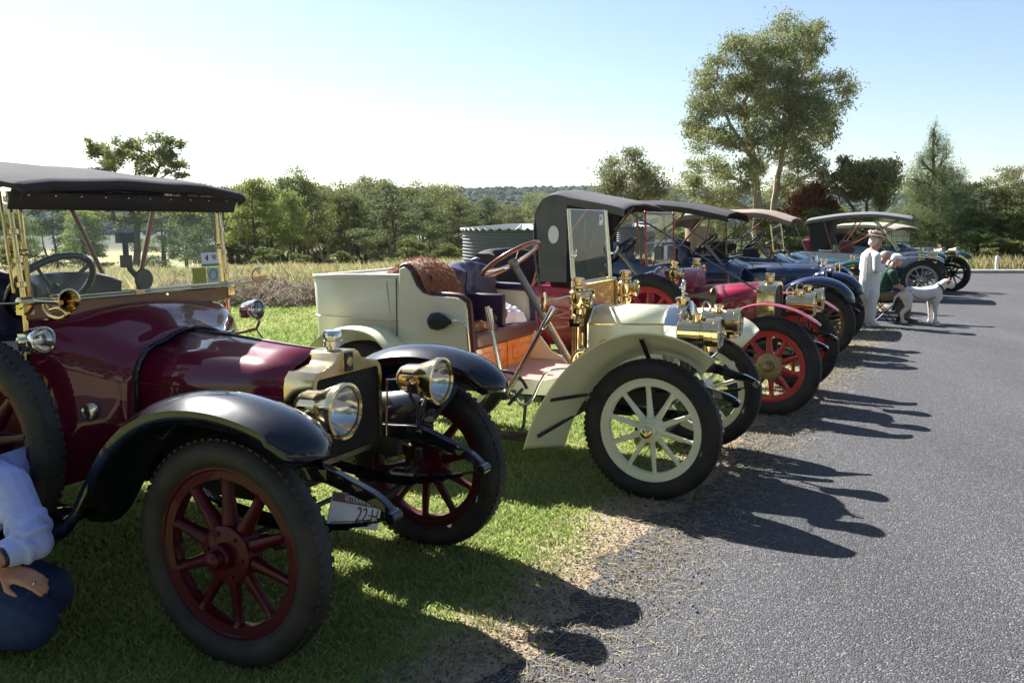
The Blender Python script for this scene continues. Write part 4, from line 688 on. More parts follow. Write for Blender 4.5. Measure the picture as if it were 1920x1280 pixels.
# number plate
pl = MB().box((0, 0, 0), (.006, .37, .13)).build('number_plate', PLATEP, c1, loc=(.20, -.20, .47), rot=(R_(-22), 0, 0), bevel=.003); MB().box((.004, 0, .045), (.002, .366, .036)).build('plate_band', MAROON, pl)
text('VETERAN CAR', .036, PLATEP, pl, (.0062, .01, .044), (math.pi / 2, 0, math.pi / 2)); text('22·H', .085, MAROON, pl, (.0045, .085, -.012), (math.pi / 2, 0, math.pi / 2), 'plate_number'); text('NSW HISTORIC', .018, MAROON, pl, (.0045, -.06, -.055), (math.pi / 2, 0, math.pi / 2))
# ------------------------------------------------------------------ car 2: cream open two-seater
c2 = empty('vintage_car', (1.134, 5.856, 0), -.4305, 'pale cream open car with brass lamps, bare wooden dash and no roof', 'car', 'veteran cars parked in a row')
for y in (-.7, .7): wheel(c2, 0, y, .424, .313, CREAM, 10, steer=-.055, cap=BRASS, hubr=.075, sw=.017, tw=.058); wheel(c2, -2.05, y, .424, .313, CREAM, 10, cap=BRASS, hubr=.075, sw=.017, tw=.058)
F2 = [(.335, .875), (.26, .935), (.13, .985), (-.04, 1.0), (-.2, .96), (-.34, .875), (-.46, .76), (-.56, .62), (-.64, .47), (-.70, .285)]
for s_ in (-1, 1):
    f = fender(c2, [(x, z - .05) for x, z in F2], s_ * .71, .26, .012, CREAM, .010, 7, taper=((0, .35), (.06, .7), (.2, .9), (.45, 1), (.7, 1.1), (1, 1.2)), tilt=-.15)
    
    MB().bar((-.05, s_ * .78, .975), (-.05, s_ * .36, .64), .028, .008).build('fender_stay', IRON, f); MB().bar((-.62, s_ * .80, .57), (-.36, s_ * .40, .58), .02, .02).build('fender_stay', IRON, f); MB().bar((-.70, s_ * .8, .33), (-.45, s_ * .38, .50), .016, .016).build('fender_stay', IRON, f)
    fender(c2, [(-1.62, .50), (-1.72, .72), (-1.9, .90), (-2.1, .94), (-2.3, .90), (-2.48, .76)], s_ * .70, .24, .012, CREAM, .012, 7, name='rear_fender')
springs(c2, .36, .44, .57, .64, -.05); axle(c2, .424); chassis(c2, .36, .54, -2.5, .02)
def poly_ring(x, pts): return [(x, y, z) for y, z in pts]
bp_ = lambda hw, zb, zc, zt, c: [(-hw, zb), (-hw, zc), (-hw + c, zt), (hw - c, zt), (hw, zc), (hw, zb)]
b = MB().loft([poly_ring(-.05, bp_(.25, .66, 1.01, 1.105, .11)), poly_ring(-.56, bp_(.29, .66, .995, 1.095, .13))], False, False, False).build('bonnet', CREAM, c2, solid=.004, angle=20)
for s_ in (-1, 1):
    MB().tube([(-.05, s_ * .251, 1.012), (-.56, s_ * .291, .997)], .006, 8).build('bonnet_bead', BRASS, b)
    for k in range(6): MB().ball((-.14 - k * .068, s_ * (.262 + k * .0053), .80), (.008, .012, .085), 8, 8).build('louvre', CREAM, b)
for x, hw in ((-.05, .252), (-.56, .292)): MB().tube([(x, -hw, .67), (x, -hw, 1.0), (x, -hw + .12, 1.105 if x > -.1 else 1.096), (x, hw - .12, 1.105 if x > -.1 else 1.096), (x, hw, 1.0), (x, hw, .67)], .008, 8).build('bonnet_edge', NICK, b)
ro = [(0, .60), (.20, .60), (.25, .63), (.262, .70), (.262, 1.005), (.235, 1.05), (.15, 1.112), (.06, 1.125), (0, 1.125)]
r2 = radiator(c2, ro, .055, .11, NICK, .035, ztop=1.03, cap=False); MB().box((-.0, 0, .58), (.10, .30, .07)).build('radiator_tank', BRASS, r2, bevel=.01)
MB().lathe([(.04, 0), (.04, .02), (.05, .022), (.05, .04), (.03, .048), (.001, .05)], (.0, 0, 1.125), (0, 0, 1), 24).build('radiator_cap', BRASS, r2)
mb = MB(); mb.cap((.0, 0, 1.17), .012, (.004, 0, 1.215), .009); mb.cap((.004, 0, 1.215), .014, (0, 0, 1.25), .016); mb.ball((.004, 0, 1.275), .013); mb.cap((0, .0, 1.25), .007, (-.02, .035, 1.24), .006); mb.cap((-.02, .035, 1.24), .006, (.01, .045, 1.262), .005); mb.cap((0, 0, 1.25), .007, (-.01, -.04, 1.235), .006); mb.cap((0, 0, 1.2), .009, (.028, .015, 1.19), .007)
remesh(mb, 'mascot', NICK, r2, .004, 2)
MB().lathe([(.001, .012), (.06, .012), (.07, .006), (.072, 0), (.06, -.01)], (.07, 0, 1.08), (1, 0, .25), 24).build('motometer', NICK, r2)
for s_ in (-1, 1):
    headlamp(c2, .31, s_ * .33, .985, .088, .25, BRASS, 'drum'); MB().tube([(.13, s_ * .33, .90), (.13, s_ * .345, .72), (.15, s_ * .355, .64)], .014, 8).build('headlamp_bracket', IRON, c2)
    MB().tube(catmull([(.16, s_ * .30, .9), (.2, s_ * .27, .8), (.12, s_ * .25, .72), (.05, s_ * .28, .70)], 4), .006, 6).build('gas_hose', IRON, c2)
    MB().lathe([(.001, .004), (.022, .002), (.024, 0)], (.27, s_ * .385, .685), (.5, s_ * .8, .2), 16).build('side_reflector', WHITEC, c2)
# dash board and screen
MB().loft([[(x, -.39, .60), (x, .39, .60), (x, .39, 1.20), (x, .36, 1.255), (x, -.36, 1.255), (x, -.39, 1.20)] for x in (-.60, -.63)], True).build('dash_board', WOODD, c2, bevel=.006); MB().tube([(-.59, -.40, .62), (-.59, -.40, 1.2), (-.59, -.37, 1.262), (-.59, .37, 1.262), (-.59, .40, 1.2), (-.59, .40, .62)], .010, 8).build('dash_bead', BRASS, c2)
w2 = windscreen(c2, -.635, 1.27, -.672, 1.745, .352, NICK, .004)
for s_ in (-1, 1):
    MB().tube([(-.63, s_ * .378, 1.0), (-.633, s_ * .378, 1.3), (-.672, s_ * .378, 1.75)], [.012, .015, .010], 10).build('screen_post', CREAM, c2)
    mb = MB().tube(catmull([(-.65, s_ * .385, 1.45), (-.62, s_ * .41, 1.44), (-.60, s_ * .43, 1.46), (-.60, s_ * .43, 1.49)], 4), .008, 8); mb.build('screen_clip', NICK, c2)
    side_lamp(c2, -.555, s_ * .50, 1.185); mb = MB(); mb.tube([(-.60, s_ * .40, 1.02), (-.57, s_ * .5, 1.03), (-.555, s_ * .5, 1.08)], .012, 8); mb.build('lamp_bracket', BRASS, c2)
card2 = MB().box((-.664, .255, 1.69), (.002, .075, .055), Matrix.Rotation(-.078, 3, 'Y')).build('entry_card', PAPER, w2, smooth=False); text('43', .034, INK, w2, (-.660, .24, 1.69), (math.pi / 2, 0, math.pi / 2), 'card_number'); MB().box((-.667, .255, 1.653), (.002, .075, .016)).build('card_stripe', mat('pale_green_print', (.25, .6, .4), .5), w2, smooth=False)
MB().lathe([(.001, .012), (.05, .008), (.062, .002), (.064, -.004), (.05, -.008), (.001, -.01)], (-.70, -.72, 1.17), (-.8, -.6, .1), 28).build('mirror', BRASS, c2); MB().tube([(-.70, -.72, 1.17), (-.63, -.40, 1.19)], .006, 8).build('mirror_arm', NICK, c2)
mb = MB(); mb.tube([(-.60, -.42, .62), (-.60, -.42, 1.05)], .022, 12); mb.tube([(-.57, -.46, .62), (-.57, -.46, 1.0)], .016, 12); mb.box((-.585, -.44, 1.02), (.07, .08, .05)); mb.tube([(-.56, -.40, .66), (-.56, -.40, .95)], .014, 12); mb.build('oiler_pipes', BRASS, c2)
# horn: bulb by the seat, long pipe, brass bell by the dash
mb = MB().lathe([(.012, -.11), (.014, -.06), (.03, -.01), (.058, .03), (.064, .045), (.056, .047), (.03, .0)], (-.42, -.47, .86), (1, -.1, .12), 28); mb.tube(catmull([(-.52, -.46, .845), (-.57, -.46, .83), (-.60, -.46, .77), (-.58, -.46, .70), (-.54, -.46, .68), (-.53, -.46, .74)], 4), [.02] * 21, 10); mb.build('horn_bell', BRASS, c2)
MB().tube(catmull([(-1.42, -.60, 1.005), (-1.34, -.60, 1.005), (-1.30, -.61, .97), (-1.285, -.61, .85), (-1.27, -.61, .70), (-1.24, -.60, .60), (-1.0, -.56, .54), (-.93, -.55, .47), (-.86, -.54, .50), (-.80, -.52, .63), (-.74, -.5, .70), (-.58, -.46, .715)], 5), .011, 10).build('horn_pipe', NICK, c2)
mb = MB().lathe([(.014, .10), (.02, .085), (.045, .05), (.062, 0), (.055, -.045), (.03, -.068), (.001, -.072)], (-1.52, -.61, 1.0), (1, 0, 0), 24); mb.build('horn_bulb', mat('black_rubber_bulb', (.014, .014, .018), .5), c2)
# rear tub and seats
tubp = [(-2.62, .50, .72, 1.262), (-2.56, .545, .69, 1.268), (-2.3, .562, .70, 1.275), (-2.0, .565, .71, 1.285), (-1.80, .565, .72, 1.29)]
rings = [[(x, -hw * .92, zb), (x, -hw, zt - .02), (x, -hw + .01, zt), (x, hw - .01, zt), (x, hw, zt - .02), (x, hw * .92, zb)] for x, hw, zb, zt in tubp]
t_ = MB().loft(rings, True).build('rear_tub', CREAM, c2, bevel=.01)
for s_ in (-1, 1): MB().tube([(x, s_ * hw * .967, .985) for x, hw, zb, zt in tubp], .007, 6).build('tub_bead', CREAM, t_); MB().tube([(-2.60, s_ * .51, .74), (-1.92, s_ * .53, .74), (-1.95, s_ * .566, 1.255), (-2.60, s_ * .535, 1.24)], .004, 6).build('tub_bead', CREAM, t_)
MB().tube(catmull([(-1.80, -.55, 1.295), (-2.3, -.55, 1.285), (-2.56, -.53, 1.275), (-2.62, -.45, 1.27), (-2.63, 0, 1.27), (-2.62, .45, 1.27), (-2.56, .53, 1.275), (-2.3, .55, 1.285), (-1.8, .55, 1.295)], 4), .016, 8).build('tub_rim', mat('cream_leather', (.62, .58, .5), .5, bump=.3, bscale=40), t_)
for s_ in (-1, 1): MB().bar((-1.868, s_ * .572, .75), (-1.868, s_ * .57, 1.28), .006, .005).build('panel_seam', IRON, t_)
MB().loft([[(x, -hw, z1), (x, hw, z1), (x, hw * .9, z0), (x, -hw * .9, z0)] for x, hw, z0, z1 in ((-2.5, .44, .66, .715), (-2.1, .5, .59, .72), (-1.7, .52, .585, .76), (-1.335, .52, .60, .78))], True).build('underbody', CREAM, c2, bevel=.02)
sidep = [(-1.86, .76), (-1.84, 1.345), (-1.80, 1.36), (-1.76, 1.33), (-1.71, 1.23), (-1.66, 1.185), (-1.60, 1.168), (-1.40, 1.162), (-1.345, 1.14), (-1.32, 1.09), (-1.295, .77)]
for s_ in (-1, 1):
    o = MB().loft([[(x, s_ * .575, z) for x, z in sidep], [(x, s_ * .545, z) for x, z in sidep]], True).build('seat_side', CREAM, c2, bevel=.005)
    e_ = MB().tube([(x, s_ * .535, z) for x, z in catmull(sidep[1:], 3)], .03, 8, flat=.8).build('seat_side_trim', BROWNL if s_ < 0 else NAVY, o)
    for k, (x, z) in enumerate(catmull(sidep[2:], 4)): MB().ball((x, s_ * .568, z - .004), .005, 6, 4).build('stud', BRASS, o)
seat(c2, -1.30, -1.74, .52, .91, 1.34, NAVY, 2, cushion_m=BROWNL)
MB().box((-1.5, 0, 1.02), (.40, .04, .26)).build('seat_divider', NAVY, c2, bevel=.02); MB().box((-1.29, 0, .86), (.05, 1.06, .11)).build('seat_front', BROWNL, c2, bevel=.02)
sb = MB().box((-1.31, 0, .71), (.03, 1.04, .21)).build('seat_box', WOODO, c2)
for y in (-.265, .265):
    MB().box((-1.292, y, .712), (.012, .50, .185)).build('door', WOODO, sb, bevel=.003); MB().box((-1.284, y, .712), (.010, .34, .10)).build('raised_panel', WOODO, sb, bevel=.008)
MB().box((-.97, 0, .612), (.70, .90, .02)).build('floor_board', FLOORB, c2); 
for s_ in (-1, 1): MB().loft([[(x, s_ * .46, z0), (x, s_ * .43, z0), (x, s_ * .43, z1), (x, s_ * .46, z1)] for x, z0, z1 in ((-1.3, .52, .605), (-1.0, .52, .605), (-.8, .525, .625), (-.68, .54, .66), (-.60, .56, .74))], True).build('side_sill', CREAM, c2)
MB().loft([[(x, .445, .61), (x, .465, .61), (x, .465, z), (x, .445, z)] for x, z in ((-1.3, .86), (-1.22, .80), (-1.12, .68), (-1.0, .635))], True).build('far_sill_curve', CREAM, c2)
steering_wheel(c2, (-1.104, -.33, 1.415), (-.44, 0, .70), .217, mat('steering_rim_wood', (.20, .055, .02), .2, 0, .8, var=.2), NICK, (-.665, -.33, .73), STEEL, .025)
MB().tube([(-1.13, -.22, 1.33), (-1.06, -.33, 1.34), (-1.0, -.44, 1.35)], .006, 8).build('throttle_lever', NICK, c2)
for top in ((-1.148, 1.115), (-.68, 1.13)):
    mb = MB(); b0 = (-1.02, -.60, .53); mb.tube([b0, (top[0], -.61, top[1])], [.019, .013], 10, flat=.6); d = Vector((top[0] + 1.02, 0, top[1] - .53)).normalized(); q = Vector((top[0], -.61, top[1])); mb.tube([q - d * .16, q], .017, 10); mb.tube([q - d * .16 + Vector((.02, -.012, 0)), q + Vector((.035, -.012, -.01))], .007, 8); mb.build('hand_lever', NICK, c2)
mb = MB().tube([(-1.02 + .16 * math.cos(q), -.59, .53 + .16 * math.sin(q)) for q in np.linspace(.35, 2.6, 14)], .012, 8); mb.tube([(-.9, -.59, .585), (-1.0, -.59, .47)], .012, 8); mb.lathe([(.028, -.02), (.028, .02)], (-1.02, -.61, .53), (0, 1, 0), 16, True, True); mb.tube([(-1.02, -.6, .53), (-1.02, -.3, .53)], .018, 8); mb.build('lever_quadrant', IRON, c2)
mb = MB().tube([(-.95, -.42, .50), (-.95, -.46, .30), (-.98, -.50, .25)], .012, 8); mb.box((-1.02, -.52, .24), (.28, .14, .025)); mb.build('step', IRON, c2)
def drape(name, fn, n, m_, mat_, label, cat, solid=.02):
    mb = MB(); mb.loft([[fn(i / (n - 1), j / (m_ - 1)) for j in range(m_)] for i in range(n)], False, False, False)
    o = mb.build(name, mat_, solid=solid, angle=80); o.matrix_world = Matrix.Translation((1.134, 5.856, 0)) @ Matrix.Rotation(-.4305, 4, 'Z'); tag(o, label, cat); return o
def furf(u, v):
    y = -.52 + .36 * v + .02 * math.sin(9 * u); P = catmull([(-2.02, 1.27), (-1.98, 1.31), (-1.92, 1.35), (-1.84, 1.385), (-1.72, 1.37), (-1.65, 1.26), (-1.60, 1.10), (-1.58, .96), (-1.45, .935), (-1.34, .94)], 3); k = u * (len(P) - 1); i = min(int(k), len(P) - 2); f = k - i
    x = P[i][0] * (1 - f) + P[i + 1][0] * f; z = P[i][1] * (1 - f) + P[i + 1][1] * f; e_ = .012 * math.sin(13 * v + 3 * u) + .008 * math.sin(29 * v + u * 8)
    return (x + e_, y, z + e_ - .05 * (abs(2 * v - 1) ** 4))
fr = drape('fur_rug', furf, 30, 22, FUR, 'brown fur rug draped over the seat back of the cream car', 'rug', .03)
def hairs(o, n, L_):
    me_ = o.data; Vv = np.array([v.co[:] for v in me_.vertices]); Nn = np.array([v.normal[:] for v in me_.vertices]); k = rng.integers(0, len(Vv), n); P = Vv[k] + rng.normal(0, .012, (n, 3)); d = Nn[k] * .25 + rng.normal(0, .22, (n, 3)) + np.array([.45, 0, -.75]); d /= np.linalg.norm(d, axis=1)[:, None]; s_ = np.cross(d, rng.normal(size=(n, 3))); s_ *= (.0022 / np.linalg.norm(s_, axis=1))[:, None]
    P = P + np.where((Nn[k][:, 2:] < -.3), 0, .012) * Nn[k]; V = np.stack([P - s_, P + s_, P + d * L_], 1).reshape(-1, 3); me2 = bpy.data.meshes.new('pile'); np_mesh(me2, V, np.arange(n * 3).reshape(-1, 3)); me2.materials.append(FUR); q = link('pile', me2, o); q['kind'] = 'stuff'
hairs(fr, 16000, .05)
def bagf(u, v):
    q = 2 * math.pi * v; r_ = u; rid = abs(math.sin(5 * q + 7 * r_ + 2 * math.sin(9 * r_))) * .5 + abs(math.sin(3.3 * q - 11 * r_)) * .5
    return (-1.47 + .17 * r_ * math.cos(q) * (1 + .18 * math.sin(3 * q)), .27 + .23 * r_ * math.sin(q) * (1 + .12 * math.sin(5 * q + 1)), .915 + .15 * max(0, 1 - r_ ** 2) ** .6 * (.62 + .38 * rid))
mb = MB(); mb.loft([[bagf(max(i / 15, .01), j / 48) for j in range(48)] for i in range(16)], True, True, False)
wb = mb.build('white_bag', mat('white_bag_plastic', (.72, .70, .78), .45, bump=.5, bscale=40), None, angle=25); wb.matrix_world = Matrix.Translation((1.134, 5.856, 0)) @ Matrix.Rotation(-.4305, 4, 'Z'); tag(wb, 'crumpled white plastic bag on the far seat of the cream car', 'bag')
mb = MB(); mb.ball((-1.42, .03, .97), (.10, .07, .06)); mb.ball((-1.36, .05, 1.0), (.05, .05, .06)); mb.tube(catmull([(-1.45, .0, .99), (-1.43, .0, 1.06), (-1.37, .03, 1.07), (-1.33, .04, 1.0)], 5), .006, 6)
kb = remesh(mb, 'khaki_bag', mat('khaki_canvas', (.10, .085, .05), .8, var=.2, bump=.3), None, .008, 2); kb.matrix_world = Matrix.Translation((1.134, 5.856, 0)) @ Matrix.Rotation(-.4305, 4, 'Z'); tag(kb, 'small khaki bag on the seat beside the white bag', 'bag')
# ------------------------------------------------------------------ cars 3 to 8
def small_car(name, loc, head, label, body, wheelm, P):
    c = empty(name, (loc[0], loc[1], 0), head, label, 'car', 'veteran cars parked in a row')
    R = P.get('R', .43); rr = P.get('rr', .318); trk = .7; wb = P.get('wb', 2.75); fm = P.get('fender_m', body); hubm = P.get('flange')
    for y in (-trk, trk): wheel(c, 0, y, R, rr, wheelm, P.get('nsp', 10), steer=P.get('steer', 0), flange=hubm, cap=P.get('capm', BRASS), hubr=P.get('hubr', .085), sw=P.get('sw', .02)); wheel(c, -wb, y, R, rr, wheelm, P.get('nsp', 10), flange=hubm, cap=P.get('capm', BRASS), hubr=P.get('hubr', .085), sw=P.get('sw', .02))
    for s_ in (-1, 1):
        fender(c, P['fpath'], s_ * trk, P.get('fw', .24), P.get('crown', .03), fm, P.get('lip', .03), 7, taper=((0, .6), (.1, .9), (.5, 1), (1, 1)))
        MB().box(((-.85 - wb + .5) / 2, s_ * .70, .42), (wb - 1.3, .26, .03)).build('running_board', BLACKP, c)
        fender(c, [(-wb + .62, .44), (-wb + .45, .66), (-wb + .28, .86), (-wb, .95), (-wb - .25, .9), (-wb - .42, .74)], s_ * trk, P.get('fw', .24), P.get('crown', .03), fm, .03, 7, name='rear_fender')
    springs(c, .36, P.get('tip', (.42, .575))[0], P.get('tip', (.42, .575))[1], .64, -.08, m=BLACKP); axle(c, R); chassis(c, .36, .57, -wb - .35, 0)
    rx = P.get('rx', -.04); hw = P.get('rhw', .25); zt = P.get('rz', 1.10)
    if P.get('rad', 'flat') == 'flat': ro = [(0, .60), (hw * .85, .60), (hw * .98, .63), (hw, .70), (hw, zt - .12), (hw * .96, zt - .07), (hw * .8, zt - .03), (hw * .4, zt), (0, zt)]
    elif P['rad'] == 'point': ro = [(0, .60), (hw * .85, .60), (hw * .98, .63), (hw, .70), (hw, zt - .14), (hw * .85, zt - .08), (hw * .5, zt - .06), (hw * .25, zt - .0), (0, zt)]
    else: ro = [(hw * .96 * math.sin(q), .60 + (zt - .60) * (1 - math.cos(q)) / 2) for q in np.linspace(0, math.pi, 13)]; ro[0] = (0, .60); ro[-1] = (0, zt)
    radiator(c, ro, rx, P.get('rd', .12), P.get('radm', BRASS), .035, capm=P.get('radm', BRASS))
    bx0, bx1 = rx - P.get('rd', .12) + .01, P.get('bonnet_end', -.85); bh = P.get('bhw', .33); bt = P.get('btop', 1.10)
    b = MB().loft([ring_arch(bx0, hw - .005, .64, zt - .01, .11, .03), ring_arch((bx0 + bx1) / 2, (hw + bh) / 2, .64, (zt + bt) / 2, .13, .035), ring_arch(bx1, bh, .62, bt, .15, .04)], False, False, False).build('bonnet', P.get('bonnet_m', body), c, solid=.004, angle=60)
    MB().tube([(bx0, 0, zt - .006), ((bx0 + bx1) / 2, 0, (zt + bt) / 2 + .003), (bx1, 0, bt + .003)], .006, 6).build('bonnet_hinge', P.get('radm', BRASS), b)
    wx = P.get('wx', -1.2); wz = P.get('wz', 1.28); chw = P.get('chw', .56)
    n = 6; MB().loft([ring_arch(bx1 + (wx - bx1) * t, bh + (chw - bh) * t ** .8, .62 - .1 * t, bt + (wz - .02 - bt) * t ** 1.4, .15, .04) for t in np.linspace(0, 1, n)], False, False, False).build('scuttle', P.get('cowl_m', body), c, solid=.004, angle=70)
    tz = P.get('tz', 1.10); tub(c, [(wx + .005, chw, .5, tz), (wx - .35, chw + .03, .48, tz - .03), (wx - .9, .62, .48, tz), (wx - 1.5, .62, .48, tz + .02), (wx - 1.85, .55, .52, tz + .02)], P.get('body_m', body))
    seat(c, wx - .5, wx - .9, .52, .98, P.get('seat_z', 1.34), P.get('seat_m', NAVY), 2)
    if P.get('rear_seat', True): seat(c, wx - 1.35, wx - 1.7, .52, .98, P.get('seat_z', 1.34) + .03, P.get('seat_m', NAVY), 1)
    if 'screen' in P:
        z1, xt, sm = P['screen']; windscreen(c, wx, wz, xt, z1, P.get('shw', .50), sm, .011, split=P.get('split', .5))
    hx = wx - .05
    steering_wheel(c, (wx - .32, -.33, 1.38), (-.55, 0, .62), .20, BLACKP, P.get('spm', BLACKP), (wx + .05, -.33, .95), STEEL)
    if 'hood' in P:
        hp, hm = P['hood']; hood_top(c, hp, P.get('hhw', .66), hm, .05, P.get('hdrop', .08), bows=[(wx - 1.1, tz, q[0], q[1]) for q in P.get('bows', ())])
        if P.get('strap'): straps(c, (hp[0][0] + .03, .60, hp[0][1] - .08), P['strap'])
        if P.get('quarter'):
            for s_ in (-1, 1):
                q = P['quarter']; o = MB().add([(x, s_ * .665, z) for x, z in q], [tuple(range(len(q)))]).build('side_curtain', hm, c, solid=.008, smooth=False)
                if 'oval' in P:
                    ox, oz = P['oval']; MB().add([(ox + .055 * math.cos(t), s_ * .678, oz + .085 * math.sin(t)) for t in np.linspace(0, 6.283, 24)[:-1]], [tuple(range(23))]).build('oval_window', mat('celluloid', (.55, .57, .6), .25), o, solid=.006, smooth=False)
    for s_ in (-1, 1):
        lx, ly, lz, lr, ll, st = P['lamps']; headlamp(c, lx, s_ * ly, lz, lr, ll, P.get('lampm', BRASS), st); MB().tube([(lx - ll * .5, s_ * ly, lz - lr * .9), (lx - ll * .5, s_ * .355, .66)], .012, 8).build('headlamp_bracket', IRON, c)
    return c
FPG = [(.40, .80), (.33, .87), (.2, .935), (0, .965), (-.18, .93), (-.34, .84), (-.46, .72), (-.56, .58), (-.68, .46), (-.86, .43)]
c3 = small_car('vintage_car', (2.546, 8.204), -.45, 'bright red car with red spoked wheels, black folding hood and brass radiator', RED, BRED, dict(steer=-.16, rr=.306, hubr=.115, sw=.024, flange=mat('dull_brass', (.30, .24, .13), .45, .8), capm=mat('dull_brass', (.3, .24, .13)), fpath=[(.40, .80), (.34, .845), (.2, .92), (0, .965), (-.18, .95), (-.34, .87), (-.5, .72), (-.62, .55), (-.75, .45)], fw=.17, crown=.01, lip=.006, rx=-.06, rd=.16, rz=1.12, rhw=.24, rad='flat', bonnet_end=-.85, bhw=.255, btop=1.045, wx=-1.2, wz=1.26, chw=.44, shw=.48, screen=(1.755, -1.22, RED), split=.42, tz=1.05, hood=([(-1.36, 1.835), (-1.45, 1.87), (-1.88, 1.95), (-2.06, 1.985), (-2.19, 1.93), (-2.27, 1.75), (-2.26, 1.4), (-2.2, 1.12)], CANVD), bows=((-1.7, 1.9), (-2.02, 1.96)), strap=(-.19, .33, 1.05), quarter=[(-2.2, 1.10), (-2.25, 1.70), (-2.17, 1.88), (-2.06, 1.92), (-1.93, 1.88), (-1.93, 1.1)], oval=(-2.06, 1.55), lamps=(.285, .30, .948, .095, .23, 'drum'), tip=(.412, .577), seat_m=DARK))
wheel(c3, -1.08, -.79, .40, .29, BRED, 10, z=.80, name='spare_wheel', hubr=.06, sw=.024)
MB().lathe([(.26, 0), (.262, -.1), (.245, -.30), (.22, -.5), (.2, -.55), (.001, -.55)], (-.80, 0, .97), (1, 0, 0), 32, cap0=False).build('scuttle_drum', RED, c3); MB().lathe([(.001, .0), (.255, .0), (.262, -.012)], (-.80, 0, .97), (1, 0, 0), 32).build('drum_face', RED, c3)
for y in (-.42, .42): side_lamp(c3, -.95, y, 1.19, k=.9)
mb = MB().lathe([(.02, -.2), (.03, -.1), (.06, -.02), (.085, .02), (.09, .03), (.07, .02), (.02, -.08)], (-.62, -.36, .98), (1, -.1, 0), 24); mb.build('brass_horn', mat('dull_brass', (.3, .24, .13)), c3)
MB().lathe([(.001, .01), (.055, .008), (.065, 0), (.055, -.008), (.001, -.01)], (-1.16, -.40, 1.33), (1, 0, .1), 24).build('mirror', BRASS, c3); MB().box((-1.19, .12, 1.37), (.004, .11, .14)).build('paper_notice', PAPER, c3, smooth=False)
c4 = small_car('vintage_car', (4.09, 11.48), -.45, 'deep blue car with rounded nose, black roof and brown wooden wheels', BLUE, BROWNW, dict(steer=-.1, rr=.315, fpath=[(.36, .70), (.33, .80), (.2, .91), (0, .96), (-.2, .94), (-.4, .84), (-.54, .70), (-.66, .53), (-.8, .44)], fw=.26, crown=.05, lip=.05, rx=-.02, rd=.06, rz=1.13, rhw=.25, rad='round', radm=NICK, bonnet_end=-1.0, bhw=.34, btop=1.13, wx=-1.2, wz=1.22, chw=.52, screen=(1.70, -1.22, BLACKP), split=.45, tz=1.12, hood=([(-1.16, 1.80), (-1.3, 1.835), (-1.8, 1.93), (-2.4, 1.97), (-2.9, 1.93), (-3.1, 1.7), (-3.1, 1.2)], CANVB), bows=((-1.7, 1.9), (-2.4, 1.96)), strap=(-.5, .42, 1.12), lamps=(.02, .40, .99, .075, .15, 'bullet'), lampm=BLUE, seat_m=NAVY))
c5 = small_car('vintage_car', (4.93, 14.08), -.45, 'white bonneted car with tan canvas roof standing beyond the blue car', WHITEP, SILVERW, dict(fpath=FPG, fender_m=BLUE, wb=2.4, rx=-.05, rz=1.08, radm=NICK, bonnet_end=-.42, bhw=.31, btop=1.08, cowl_m=BLUE, wx=-.68, wz=1.22, screen=(1.64, -.74, BRASS), split=.0, body_m=BLUE, hood=([(-.40, 1.735), (-.5, 1.77), (-.85, 1.87), (-1.25, 1.88), (-1.75, 1.86), (-2.15, 1.82), (-2.3, 1.6)], CANVT), bows=((-.95, 1.86), (-1.65, 1.86)), strap=(-.1, .35, 1.0), lamps=(.22, .34, .95, .09, .18, 'bell'), seat_m=DARK))
c6 = small_car('vintage_car', (6.35, 16.3), -.45, 'low teal car without a roof behind the woman in white', TEAL, SILVERW, dict(fpath=FPG, fender_m=GREENP, crown=.05, rx=-.02, rz=1.0, bonnet_end=-.8, bhw=.3, btop=1.02, wx=-1.1, wz=1.16, tz=1.0, seat_z=1.18, lamps=(.22, .33, .9, .085, .16, 'bell'), seat_m=DARK))
c7 = small_car('vintage_car', (9.2, 19.83), -.45, 'white car with grey canvas roof, folded screen and burgundy seats', WHITEP, SILVERW, dict(nsp=12, sw=.012, fpath=[(.42, .82), (.3, .9), (.1, .93), (-.1, .93), (-.5, .9), (-.62, .7), (-.72, .5), (-.85, .43)], crown=.01, lip=.008, rx=.03, rd=.14, rz=1.05, bonnet_end=-.5, bhw=.3, btop=1.0, wx=-.75, wz=1.08, tz=1.0, seat_z=1.25, chw=.5, body_m=WHITEP, hood=([(-.25, 1.79), (-.4, 1.84), (-1.0, 1.915), (-1.6, 1.90), (-2.2, 1.82), (-2.45, 1.76), (-2.5, 1.6)], CANVG), bows=((-.5, 1.84), (-1.3, 1.9), (-2.1, 1.83)), strap=(.0, .35, .95), lamps=(.26, .34, .93, .10, .18, 'drum'), seat_m=BURGL, rear_seat=True))
for s0, s1 in (((-.53, 1.06), (-.74, 1.37)), ((-.74, 1.385), (-1.02, 1.69))): windscreen(c7, s0[0], s0[1], s1[0], s1[1], .48, BRASS, .012, name='folding_screen')
MB().loft([[(-2.0, y, 1.05), (-2.35, y, 1.1), (-2.4, y, 1.7), (-1.9, y, 1.75)] for y in (-.6, .6)], True).build('hood_rear_curtain', DARK, c7)
c8 = small_car('vintage_car', (10.37, 21.44), -.85, 'dark green car with cream roof and brass framed radiator at the row end', GREENP, IRON, dict(fpath=FPG, fender_m=TEAL, crown=.06, rx=.0, rz=1.08, rad='point', rhw=.27, bonnet_m=GREENP, bonnet_end=-.7, bhw=.3, btop=1.06, wx=-1.0, wz=1.2, tz=1.1, screen=(1.5, -1.02, mat('maroon_frame', (.06, .01, .015), .3)), split=.5, hood=([(-.85, 1.56), (-1.0, 1.61), (-1.5, 1.68), (-2.0, 1.68), (-2.5, 1.63), (-2.7, 1.4)], CANVC), bows=((-1.4, 1.66),), lamps=(.2, .40, .98, .115, .2, 'bell'), seat_m=DARK))
